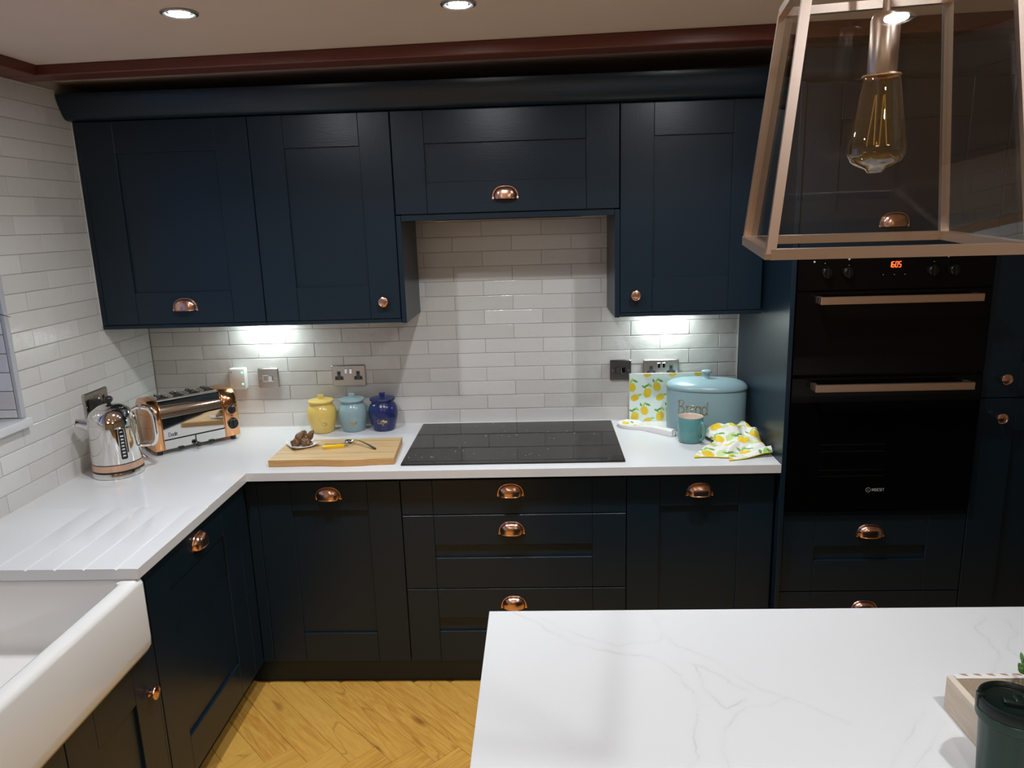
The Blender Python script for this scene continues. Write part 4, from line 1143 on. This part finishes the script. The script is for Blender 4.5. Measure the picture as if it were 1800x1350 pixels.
# ---- spoon rest
t = thing('spoon_rest', 'white ceramic spoon rest with lemon print bowl and long handle', 'spoon rest', (2.125, -0.12, ZT))
P0, P1 = Vector((2.115, -0.103, 0)), Vector((2.272, -0.262, 0))
ax = (P1 - P0).normalized(); sd = Vector((-ax.y, ax.x, 0)); LL = (P1 - P0).length
def hw(s):                                                     # half width along the rest, s from bowl tip to handle end
    if s < 0: return 0.054 * math.sqrt(max(0, 1 - (s / 0.056) ** 2))
    k = min(1, s / 0.085); k = k * k * (3 - 2 * k)
    return 0.054 * (1 - k) + 0.0195 * k - (0.003 if s > LL - 0.003 else 0)
def rest(u, v, dz):
    s = -0.0559 + u * (LL + 0.0559); h = hw(s); q = (v - 0.5) * 2
    bowl = max(0.0, 1 - (s / 0.075) ** 2) if s < 0.075 else 0.0
    hz = 0.012 + 0.012 * max(0, min(1, (s - 0.03) / 0.1))
    e = max(0.0, 1 - abs(q)) ; tipf = min(1, (s + 0.0559) / 0.02)
    dish = bowl * min(1, e * 3.2) * 0.013 * tipf + (1 - bowl) * (-0.003) * (1 - q * q)
    z = hz + 0.006 * bowl - dish - (0.0025 if abs(q) > 0.97 else 0)
    p = P0 + ax * s + sd * (h * q)
    return Vector((p.x, p.y, ZT + z))
def rest_col(co):
    d = Vector((co.x, co.y, 0)) - P0; s, q = d.dot(ax), d.dot(sd)
    if s < 0.035 and s * s + q * q < 0.045 ** 2: 
        c = lemon_col(s + 0.30, q + 0.045, 1.05, (0.76, 0.755, 0.74)); return c
    return (0.76, 0.755, 0.74)
grid_mesh(lambda u, v: rest(u, v, 0), 90, 40, 'dish', M_PRINT_CERAMIC, t, rest_col, WORLD[t])
b = MB()
def under(u, v):
    if v < 0.5: p = rest(u, 0.0 if v < 0.01 else 0.06, 0)
    else: p = rest(u, 1.0 if v > 0.99 else 0.94, 0)
    if 0.01 < v < 0.99: p = Vector((p.x, p.y, ZT + 0.0006))
    return p
b.surf(under, 90, 3); b.box(P1.x - 0.004, P1.x + 0.004, P1.y - 0.004, P1.y + 0.004, ZT + 0.001, ZT + 0.02)
sl = Matrix.Translation((P1.x, P1.y, ZT)) @ Matrix.Rotation(math.atan2(ax.y, ax.x), 4, 'Z')
b2 = MB(sl); b2.box(-0.004, 0.0012, -0.0165, 0.0165, 0.0006, 0.0235, 0.0015)
me_ = bpy.data.meshes.new('tmp'); b2.bm.to_mesh(me_); b2.bm.free(); b.bm.from_mesh(me_); bpy.data.meshes.remove(me_)
b.build('underside', M_CERAMIC, t)

# ---- tea towel
t = thing('tea_towel', 'crumpled white tea towel with yellow lemon print at the worktop end', 'towel', (2.44, -0.45, ZT))
def sm(a, b_, x):
    k = max(0.0, min(1.0, (x - a) / (b_ - a))); return k * k * (3 - 2 * k)
def towel(u, v, lift=0.0):
    # u left to right, v front to back
    x = 2.297 + 0.285 * u + 0.014 * math.sin(5 * v) * (1 - u) + 0.105 * (1 - u) * sm(0.05, 0.62, v) - 0.03 * u * sm(0.5, 1, v)
    y = -0.560 + 0.275 * v + 0.030 * u * (1 - v) + 0.012 * math.sin(7 * u + 1)
    h = 0.012 + 0.054 * sm(0.10, 0.85, v) * (0.75 + 0.35 * math.exp(-((u - 0.48) / 0.25) ** 2))
    h += 0.030 * math.exp(-((u - 0.86) / 0.13) ** 2) * sm(-0.1, 0.30, v) * (1 - 0.7 * sm(0.55, 1.0, v))
    h += 0.010 * math.sin(9.0 * u + 5.0 * v + 0.6) * sm(0.05, 0.4, v) * (1 - 0.4 * u)
    h += 0.008 * math.sin(16 * v - 7 * u) * sm(0.0, 0.3, u)
    h += 0.010 * noise.noise(Vector((u * 5, v * 5, 0.5))) + 0.005 * noise.noise(Vector((u * 12, v * 12, 3.5)))
    h *= sm(-0.02, 0.10, min(u, 1 - u) + 0.03) * 0.85 + 0.15
    h *= (1 - sm(0.86, 1.0, v) * 0.97)
    h = max(h * (0.25 + 0.75 * sm(0.0, 0.12, v)), 0.0035) + lift
    return Vector((x, y, ZT + h))
TB = (0.80, 0.80, 0.77)
def tcol(co): return lemon_col((co.x - 2.2) * 1.0 + 0.35 * (co.z - ZT), (co.y + 1.0) + 0.9 * (co.z - ZT), 1.45, TB)
grid_mesh(towel, 110, 100, 'cloth', M_PRINT_CLOTH, t, tcol, WORLD[t])
grid_mesh(lambda u, v: towel(u, 0.03 + 0.5 * v) + Vector((0, -0.006 + 0.002 * math.sin(9 * u), -max(0.0022, (towel(u, 0.03 + 0.5 * v).z - ZT) * 0.72))), 80, 30, 'under_fold', M_PRINT_CLOTH, t, tcol, WORLD[t])
def flap(u, v):
    # folded corner lying forward at the right, rolled at its outer end
    x = 2.415 + 0.168 * u; y = -0.600 + 0.052 * u + (0.062 - 0.02 * u) * v + 0.012 * (1 - u) * (1 - 2 * v)
    h = 0.003 + 0.030 * sm(0.25, 0.95, u) * math.sin(PI * min(1, 0.15 + 0.75 * v)) ** 0.8 + 0.006 * v + 0.0025 * noise.noise(Vector((u * 7, v * 7, 8)))
    return Vector((x + 0.012 * v * (1 - u), y, ZT + h))
grid_mesh(flap, 60, 30, 'folded_corner', M_PRINT_CLOTH, t, lambda co: lemon_col(co.x - 2.33, co.y + 0.66, 1.45, TB), WORLD[t])
b = MB(); b.tube([towel(u / 60, 0.0) + Vector((0, -0.001, 0.0006)) for u in range(61)], 0.0018, 6)
b.build('hem', plain('yellow_hem', (0.72, 0.56, 0.06), 0.85), t)
b = MB(); b.tube([flap(u / 30, 0.0) + Vector((0, -0.0008, 0.0004)) for u in range(31)], 0.0016, 6)
b.build('hem', plain('yellow_hem_b', (0.72, 0.56, 0.06), 0.85), t)

# ---- chopping board
cbd = thing('chopping_board', 'rectangular pale wooden chopping board with a wavy front edge beside the hob', 'board', (0.93, -0.435, ZT))
fl_ = [(0.700, -0.571), (0.76, -0.571), (0.83, -0.569), (0.90, -0.570), (0.95, -0.577), (1.00, -0.580), (1.05, -0.575), (1.10, -0.568), (1.178, -0.563)]
poly = fl_ + [(1.160, -0.296), (0.698, -0.312)]
b = MB(); b.prism(poly, ZT + 0.0006, ZT + 0.0270, 'XY', 0.0015)
o = b.build('wood_block', [M_ACACIA_E, M_ACACIA], cbd)
for p in o.data.polygons:
    if p.normal.z > 0.9: p.material_index = 1
TB_ = ZT + 0.0271
# ---- little plate with snacks
PXc, PYc = 0.777, -0.392
M_PORC = plain('white_porcelain', (0.80, 0.80, 0.80), 0.12)
def platef(u, v, dz=0.0):
    a, c = (u - 0.5) * 2, (v - 0.5) * 2
    k = 1 - 0.10 * (a * a * c * c) + 0.0
    pin_ = 1 - 0.07 * (1 - abs(a * c))
    x, y = a * 0.0535 * pin_, c * 0.0535 * pin_
    r = max(abs(a), abs(c))
    z = 0.0035 + 0.013 * sm(0.35, 1.0, (a * a + c * c) / 2) + 0.004 * sm(0.6, 1, r) + dz
    return Matrix.Translation((PXc, PYc, TB_)) @ Matrix.Rotation(0.62, 4, 'Z') @ Vector((x, y, z))
b = MB(); b.surf(platef, 22, 22); b.surf(lambda u, v: platef(1 - u, v, -0.0032), 22, 22)
b.tube([platef(u, 0, -0.0016) for u in [i / 22 for i in range(23)]] + [platef(1, v, -0.0016) for v in [i / 22 for i in range(1, 23)]] + [platef(1 - u, 1, -0.0016) for u in [i / 22 for i in range(1, 23)]] + [platef(0, 1 - v, -0.0016) for v in [i / 22 for i in range(1, 22)]], 0.0018, 6, closed=True)
tag(b.build('side_plate', M_PORC, None, (PXc, PYc, TB_), 60), 'small square white plate with raised corners on the chopping board', 'plate')
M_SNACK = plain('brown_snack', (0.20, 0.095, 0.035), 0.42, c2=(0.085, 0.038, 0.016), nscale=60, bmp=(110, 0.6))
def lump(sx, sy, sz, seed, M):
    t_ = bmesh.new(); bmesh.ops.create_icosphere(t_, subdivisions=4, radius=1.0)
    for v in t_.verts:
        n_ = v.co.normalized(); q = n_ * 1.6 + Vector((seed, 0, 0))
        rdg = 1 - abs(noise.noise(q * 1.7)) * 1.1
        d = 0.75 + 0.30 * noise.noise(q) + 0.16 * rdg + 0.07 * noise.noise(q * 5)
        v.co = Vector((n_.x * sx * d, n_.y * sy * d, n_.z * sz * d))
    m_ = MB(M); m_._take(t_); return m_
for (dx, dy, dz, rx, rz_, sx, sy, sz, seed, lab) in (
        (-0.019, -0.010, 0.0185, 0.2, 0.4, 0.030, 0.021, 0.018, 1.0, 'brown wrinkled dried snack at the left foot of the heap on the white plate'),
        (0.018, -0.014, 0.0190, -0.3, -0.5, 0.033, 0.022, 0.019, 5.0, 'largest brown wrinkled dried snack, front right of the heap on the white plate'),
        (-0.007, 0.006, 0.0400, 0.5, 0.9, 0.033, 0.019, 0.018, 9.0, 'brown wrinkled dried snack lying on top of the heap on the white plate'),
        (0.030, 0.008, 0.0390, 1.05, 0.3, 0.025, 0.014, 0.014, 13.0, 'thin brown dried snack sticking up at the right of the heap on the plate')):
    M = Matrix.Translation((PXc + dx, PYc + dy, TB_ + dz)) @ Matrix.Rotation(rz_, 4, 'Z') @ Matrix.Rotation(-rx, 4, 'Y')
    tag(lump(sx, sy, sz, seed, M).build('dried_snack', M_SNACK, None, M.translation, 60), lab, 'snack', 'snacks on the white plate')
# ---- teaspoon
t = MB()
S0, S1 = Vector((0.942, -0.352, 0)), Vector((1.088, -0.462, 0))
ax2 = (S1 - S0).normalized(); sd2 = Vector((-ax2.y, ax2.x, 0)); SL = (S1 - S0).length
def spoon(u, v):
    s = u * SL; q = (v - 0.5) * 2
    if s < 0.046:
        k = (s - 0.023) / 0.0232; h = 0.0152 * math.sqrt(max(0.0, 1 - k * k)) * (1 - 0.12 * k) + 0.002 * sm(0.6, 1, k)
        z = 0.0085 + 0.0015 * k * k - 0.0062 * (1 - q * q) * max(0, 1 - k * k) + 0.003 * sm(0.3, 1, k)
    else:
        k = (s - 0.046) / (SL - 0.046); h = 0.0024 + 0.0032 * sm(0.35, 0.95, k) - 0.003 * sm(0.96, 1, k)
        z = 0.013 + 0.010 * math.sin(PI * k ** 0.6) - 0.0085 * k + 0.0007 * (1 - q * q)
    p = S0 + ax2 * s + sd2 * (h * q)
    return Vector((p.x, p.y, TB_ + z))
t.surf(spoon, 60, 10); t.surf(lambda u, v: spoon(1 - u, v) - Vector((0, 0, 0.0011)), 60, 10)
tag(t.build('teaspoon', M_CHROME, None, (1.0, -0.40, TB_), 60), 'steel teaspoon lying on the chopping board', 'spoon')
# ---- keys
t = thing('key_bunch', 'small bunch of keys with a bright yellow fob on the chopping board', 'keys', (0.925, -0.41, TB_))
M_YEL = plain('yellow_plastic', (0.80, 0.50, 0.01), 0.35)
KM = Matrix.Translation((0.912, -0.428, TB_)) @ Matrix.Rotation(0.20, 4, 'Z')
b = MB(KM); b.loft([(-0.040, 0.040, -0.011, 0.011, 0.006, 0.0005), (-0.042, 0.042, -0.012, 0.012, 0.006, 0.003), (-0.042, 0.040, -0.012, 0.010, 0.006, 0.011), (-0.040, 0.034, -0.010, 0.008, 0.006, 0.0125)], 4)
for v in b.bm.verts:
    q = KM.inverted() @ v.co
    k = 1 - 0.42 * math.exp(-((q.x - 0.004) / 0.010) ** 2) - 0.30 * sm(0.02, 0.045, q.x)
    v.co = KM @ Vector((q.x, q.y * k, q.z))
b.build('fob', M_YEL, t)
for (kx, ky, ka, hz) in ((0.905, -0.393, 3.05, 0.004), (0.955, -0.402, 3.4, 0.010)):
    K = Matrix.Translation((kx, ky, TB_ + hz)) @ Matrix.Rotation(ka, 4, 'Z') @ Matrix.Rotation(0.10, 4, 'X')
    b = MB(K)
    o_ = [(0.011 * math.cos(a), 0.0115 * math.sin(a)) for a in [2 * PI * k / 16 for k in range(16)]]
    b.prism([(x, y) for x, y in o_], 0.0, 0.0022, 'XY', 0.0003)
    b.prism([(0.009, -0.0032), (0.030, -0.0032), (0.032, -0.0045), (0.034, -0.003), (0.036, -0.0042), (0.040, -0.001), (0.038, 0.0032), (0.009, 0.0032)], 0.0002, 0.0020, 'XY')
    b.build('key', M_STEEL, t)
b = MB(Matrix.Translation((0.972, -0.412, TB_ + 0.0125)) @ Matrix.Rotation(0.75, 4, 'Y') @ Matrix.Rotation(0.3, 4, 'X')); b.tube([(0.013 * math.cos(2 * PI * k / 24), 0.013 * math.sin(2 * PI * k / 24), 0) for k in range(24)], 0.0010, 6, closed=True); b.build('key_ring', M_CHROME, t)
b = MB(); b.tube([(0.953, -0.425, TB_ + 0.007), (0.962, -0.420, TB_ + 0.009), (0.966, -0.416, TB_ + 0.013)], 0.0013, 6); b.build('link', M_CHROME, t)

# ---- kettle
KX, KY = 0.1425, -0.603
KA = math.radians(22)                                            # handle direction
KT = Matrix.Translation((KX, KY, ZT)) @ Matrix.Rotation(KA, 4, 'Z')
ke = thing('kettle', 'polished chrome jug kettle with a copper band and black lid knob in the corner', 'kettle', (KX, KY, ZT), KA)
b = MB(KT); b.lathe([(0.085, 0.0008), (0.0885, 0.002), (0.0885, 0.019), (0.0875, 0.021), (0.080, 0.022)], seg=56); b.build('power_base', M_CHROME, ke)
b = MB(KT); b.lathe([(0.083, 0.0215), (0.086, 0.022), (0.086, 0.028), (0.083, 0.0285)], seg=56); b.build('base_gap', M_BLACKP, ke)
b = MB(KT); b.lathe([(0.084, 0.0280), (0.0872, 0.0285), (0.0868, 0.0515), (0.084, 0.052)], seg=56); b.build('copper_band', M_COPPER_S, ke)
b = MB(KT); b.lathe([(0.0830, 0.0518), (0.0848, 0.0520), (0.0848, 0.0542), (0.083, 0.0545)], seg=56); b.build('band_seal', M_BLACKP, ke)
kp = [(0.083, 0.054), (0.0858, 0.0548), (0.0855, 0.070), (0.0845, 0.110), (0.0832, 0.150), (0.0825, 0.180), (0.0815, 0.198), (0.0785, 0.216), (0.0730, 0.231), (0.0650, 0.243), (0.0560, 0.2505), (0.0500, 0.2535), (0.0480, 0.2535)]
b = MB(KT); b.lathe(kp, seg=64, cap1=True); kb = b.build('jug', M_CHROME, ke, angle=60)
b = MB(KT); b.lathe([(0.0480, 0.2525), (0.0495, 0.2545), (0.0470, 0.2570), (0.0360, 0.2630), (0.0200, 0.2665), (0.0010, 0.2680)], seg=48); kl = b.build('lid', M_CHROME, ke, angle=60)
b = MB(KT); b.lathe([(0.0075, 0.266), (0.0070, 0.271), (0.0105, 0.2745), (0.0150, 0.280), (0.0155, 0.286), (0.0125, 0.2925), (0.0060, 0.2965), (0.0010, 0.297)], seg=28); b.build('lid_knob', M_BLACKP, kl, angle=60)
b = MB(KT); sp = []
for x, z, r in ((-0.070, 0.192, 0.0265), (-0.084, 0.197, 0.0225), (-0.103, 0.2035, 0.0170), (-0.116, 0.2070, 0.0150)): sp.append(((x, 0, z), r))
b.tube([p for p, r in sp], [r for p, r in sp], 24); spout = b.build('spout', M_CHROME, ke, angle=60)
b = MB(KT @ Matrix.Translation((-0.1163, 0, 0.2071)) @ Matrix.Rotation(-PI / 2 + 0.27, 4, 'Y')); b.lathe([(0.0128, 0.0), (0.0122, 0.0012), (0.001, 0.0014)], seg=20); b.build('spout_mouth', M_DARK, spout)
hp = [(0.066, 0, 0.236), (0.085, 0, 0.243), (0.107, 0, 0.243), (0.125, 0, 0.236), (0.136, 0, 0.222), (0.141, 0, 0.200), (0.142, 0, 0.165), (0.141, 0, 0.130), (0.135, 0, 0.108), (0.123, 0, 0.098), (0.104, 0, 0.096), (0.082, 0, 0.097)]
def smooth_path(p, n=5):
    p = [Vector(q) for q in p]; o = []
    for i in range(len(p) - 1):
        a, b_, c, d = p[max(0, i - 1)], p[i], p[i + 1], p[min(len(p) - 1, i + 2)]
        for k in range(n):
            u = k / n
            o.append(0.5 * ((2 * b_) + (c - a) * u + (2 * a - 5 * b_ + 4 * c - d) * u * u + (3 * b_ - a - 3 * c + d) * u ** 3))
    return o + [p[-1]]
sp_ = smooth_path(hp)
b = MB(KT); b.tube(sp_, [0.0125 if 8 < i < 46 else 0.0085 for i in range(len(sp_))], 14, flat=0.8); b.build('handle', M_CHROME, ke, angle=60)
b = MB(KT); b.tube([(0.083, 0.006, 0.060), (0.098, 0.006, 0.046), (0.101, 0.006, 0.042)], 0.0065, 8, flat=0.5); b.build('switch_lever', M_CHROME, ke)
ga = math.radians(-42) - KA
gz0, gz1 = 0.072, 0.188
def gpt(u, z, e):
    r = 0.0858 - (z - 0.055) * 0.026 + e
    return (r * math.cos(ga + u / 0.084), r * math.sin(ga + u / 0.084), z)
b = MB(KT); hw_ = 0.0105; ol_ = []
for k in range(13): ol_.append((hw_ * math.cos(PI * k / 12), gz1 - hw_ + hw_ * math.sin(PI * k / 12)))
ol_ += [(-hw_, gz0 + 0.004), (-hw_ + 0.004, gz0), (hw_ - 0.004, gz0), (hw_, gz0 + 0.004)]
b.rings([[gpt(u, z, -0.004) for u, z in ol_], [gpt(u, z, 0.0022) for u, z in ol_]]); gg = b.build('water_gauge', M_BLACKP, ke, angle=60)
b = MB(KT); b.tube([gpt(u * 1.02, z, 0.0022) for u, z in ol_], 0.0010, 6, closed=True); b.build('gauge_rim', M_CHROME, gg)
b = MB(KT)
for k in range(7):
    z = gz0 + 0.010 + k * 0.0123
    b.rings([[gpt(u, zz, e) for u, zz in ((-0.0055, z), (0.0055, z), (0.0040 if k < 6 else 0.0055, z + 0.0055), (-0.0040 if k < 6 else -0.0055, z + 0.0055))] for e in (0.0020, 0.0027)])
b.rings([[gpt(u, zz, e) for u, zz in ((-0.005, 0.172), (0.005, 0.172), (0.004, 0.176), (-0.004, 0.176))] for e in (0.0020, 0.0027)])
b.build('gauge_marks', M_SILVERP, gg)

# ---- toaster
TC, TA = (0.2455, -0.2315), math.radians(45)
TM = Matrix.Translation((TC[0], TC[1], ZT)) @ Matrix.Rotation(TA, 4, 'Z')
to = thing('toaster', 'four-slot toaster with copper ends and polished steel sides in the corner', 'toaster', (TC[0], TC[1], ZT), TA)
TLh, TDh = 0.1745, 0.098
def prof(dh, z0, zt, r, n=8):
    p = [(-dh, z0), (-dh * 1.0, zt - r * 1.35)]
    for k in range(1, n + 1):
        a = PI - (PI / 2) * k / n
        p.append((-dh + r + r * math.cos(a), zt - r * 1.35 + r * 1.35 * math.sin(a)))
    q = [(-y, z) for y, z in reversed(p)]
    return p + q
b = MB(TM); b.prism(prof(TDh - 0.004, 0.020, 0.2155, 0.054), -TLh + 0.030, TLh - 0.056, 'YZ', 0.0); bodyt = b.build('steel_body', M_CHROME, to, angle=20)
for x0, x1, lab in ((-TLh, -TLh + 0.036, 'end_casing'), (TLh - 0.060, TLh, 'end_casing')):
    b = MB(TM); b.prism(prof(TDh, 0.018, 0.221, 0.056, 10), x0, x1, 'YZ', 0.005, 2); q = b.build(lab, M_COPPER_L, to, angle=28)
    xi = x1 if x0 < 0 else x0 - 0.004
    b = MB(TM); b.prism(prof(TDh + 0.0010, 0.018, 0.2215, 0.056, 10), xi - 0.0, xi + 0.004, 'YZ', 0.0008); b.build('edge_bead', M_COPPER_L, q, angle=28)
    if x0 > 0: dial_par = q
b = MB(TM); b.box(-TLh + 0.037, TLh - 0.061, -0.050, 0.050, 0.2145, 0.2190, 0.001); tp = b.build('top_plate', M_STEEL, to)
xa, xb = -TLh + 0.037, TLh - 0.061
for k in range(4):
    cx = xa + (xb - xa) * (k + 0.5) / 4
    b = MB(TM); b.box(cx - 0.017, cx + 0.017, -0.046, 0.046, 0.2185, 0.2197); sl_ = b.build('slot', M_DARK, tp)
    b = MB(TM)
    for s in (-1, 1): b.box(cx + s * 0.020 - 0.003, cx + s * 0.020 + 0.003, -0.048, 0.048, 0.2180, 0.2260, 0.0012)
    b.build('slot_rim', M_CHROME, sl_)
    b = MB(TM)
    for yy in (-0.030, 0.0, 0.030): b.tube([(cx - 0.012, yy, 0.2205), (cx - 0.004, yy + 0.004, 0.2265), (cx + 0.005, yy - 0.003, 0.2270), (cx + 0.012, yy, 0.2205)], 0.0022, 6)
    b.build('guard_wire', M_CHROME, sl_)
b = MB(TM); b.box(xa - 0.002, xb + 0.002, -TDh + 0.0028, -TDh + 0.006, 0.0575, 0.0615); b.build('tray_seam', M_DARK, to)
b = MB(TM); b.box(xa, xb, -TDh + 0.0025, -TDh + 0.006, 0.024, 0.057, 0.0006); b.build('crumb_tray', M_CHROME, to)
mid = (xa + xb) / 2
b = MB(TM); b.box(mid - 0.0022, mid + 0.0022, -TDh + 0.0018, -TDh + 0.0030, 0.030, 0.0575); b.build('lever_slot', M_DARK, to)
b = MB(TM); b.tube([(mid, -TDh + 0.004, 0.031), (mid, -TDh - 0.012, 0.030), (mid, -TDh - 0.022, 0.024)], 0.0026, 8)
b.lathe([(0.0005, -0.0105), (0.0060, -0.0088), (0.0098, -0.0040), (0.0105, 0.0), (0.0098, 0.0040), (0.0060, 0.0088), (0.0005, 0.0105)], (mid, -TDh - 0.024, 0.0225), 20); b.build('lever', M_BLACKP, to)
for dx in (-0.062, 0.062):
    b = MB(TM); b.box(mid + dx - 0.011, mid + dx + 0.011, -TDh - 0.002, -TDh + 0.006, 0.012, 0.023, 0.0015); b.build('tray_clip', M_BLACKP, to)
for fx in (-TLh + 0.022, TLh - 0.026):
    for fy in (-TDh + 0.02, TDh - 0.02):
        b = MB(TM); b.lathe([(0.010, 0.0006), (0.011, 0.002), (0.011, 0.0185)], (fx, fy, 0), 16); b.build('foot', M_BLACKP, to)
dx = TLh - 0.029
for z, r in ((0.134, 0.0195), (0.073, 0.0255)):
    b = MB(TM); b.lathe([(r, 0.0), (r, 0.003), (r * 0.92, 0.0045), (r * 0.86, 0.004)], (dx, -TDh, z), 32, 'Y-', cap1=False); dl_ = b.build('dial_ring', M_CHROME, dial_par)
    b = MB(TM); b.lathe([(r * 0.86, 0.003), (r * 0.80, 0.012), (r * 0.70, 0.0145), (0.001, 0.0145)], (dx, -TDh, z), 32, 'Y-', cap0=False)
    b.box(dx - r * 0.14, dx + r * 0.14, -TDh - 0.0185, -TDh - 0.013, z - r * 0.72, z + r * 0.72, 0.001); b.build('dial', M_BLACKP, dial_par)
b = MB(TM)
b.lathe([(0.0032, 0), (0.0028, 0.002), (0.0005, 0.0026)], (dx, -TDh, 0.1075), 12, 'Y-'); b.build('pilot_light', plain('red_lens', (0.35, 0.02, 0.01), 0.2), dial_par)
b = MB(TM); word(b, 'Dualit', 0.0165, lambda u, v: (xa + 0.040 + u, -TDh + 0.0034, 0.071 + v), 0.0012); b.build('maker_mark', M_GREYP, bodyt)

# ---- plant on the window sill
wp = thing('window_plant', 'green leafy plant on the window sill, only leaf tips in view at the left edge', 'plant', (-0.085, -1.06, 1.195))
b = MB(); b.lathe([(0.040, 0.0005), (0.052, 0.085), (0.055, 0.086), (0.055, 0.096), (0.050, 0.096), (0.048, 0.082)], (-0.085, -1.06, 1.1955), 32, cap1=False); b.build('pot', M_POT, wp)
b = MB(); b.lathe([(0.0485, 0.0), (0.001, 0.003)], (-0.085, -1.06, 1.277), 24); b.build('soil', M_SOIL, wp)
rr = random.Random(5)
for k in range(16):
    a = rr.uniform(0, 2 * PI) if k > 2 else (0.93, 1.02, 1.45)[k]
    R_ = rr.uniform(0.06, 0.11) if k > 2 else (0.200, 0.185, 0.17)[k]
    Hh = rr.uniform(0.22, 0.36) if k > 2 else (0.315, 0.345, 0.30)[k]
    dr = 0.05 if k > 2 else (0.055, 0.045, 0.06)[k]
    pts = []
    for i in range(11):
        u = i / 10
        rad = 0.012 + R_ * u ** 1.35
        z = 1.278 + Hh * (1 - (1 - u) ** 2) - dr * u ** 3
        x = -0.085 + rad * math.cos(a); y = -1.06 + rad * math.sin(a)
        pts.append((max(-0.165, x), min(y, -0.872), z))
    b = MB(); b.tube(pts, [0.0075 * math.sin(PI * min(0.97, 0.12 + 0.86 * i / 10)) + 0.0004 for i in range(11)], 6, flat=0.16); b.build('leaf', M_LEAF_D, wp)
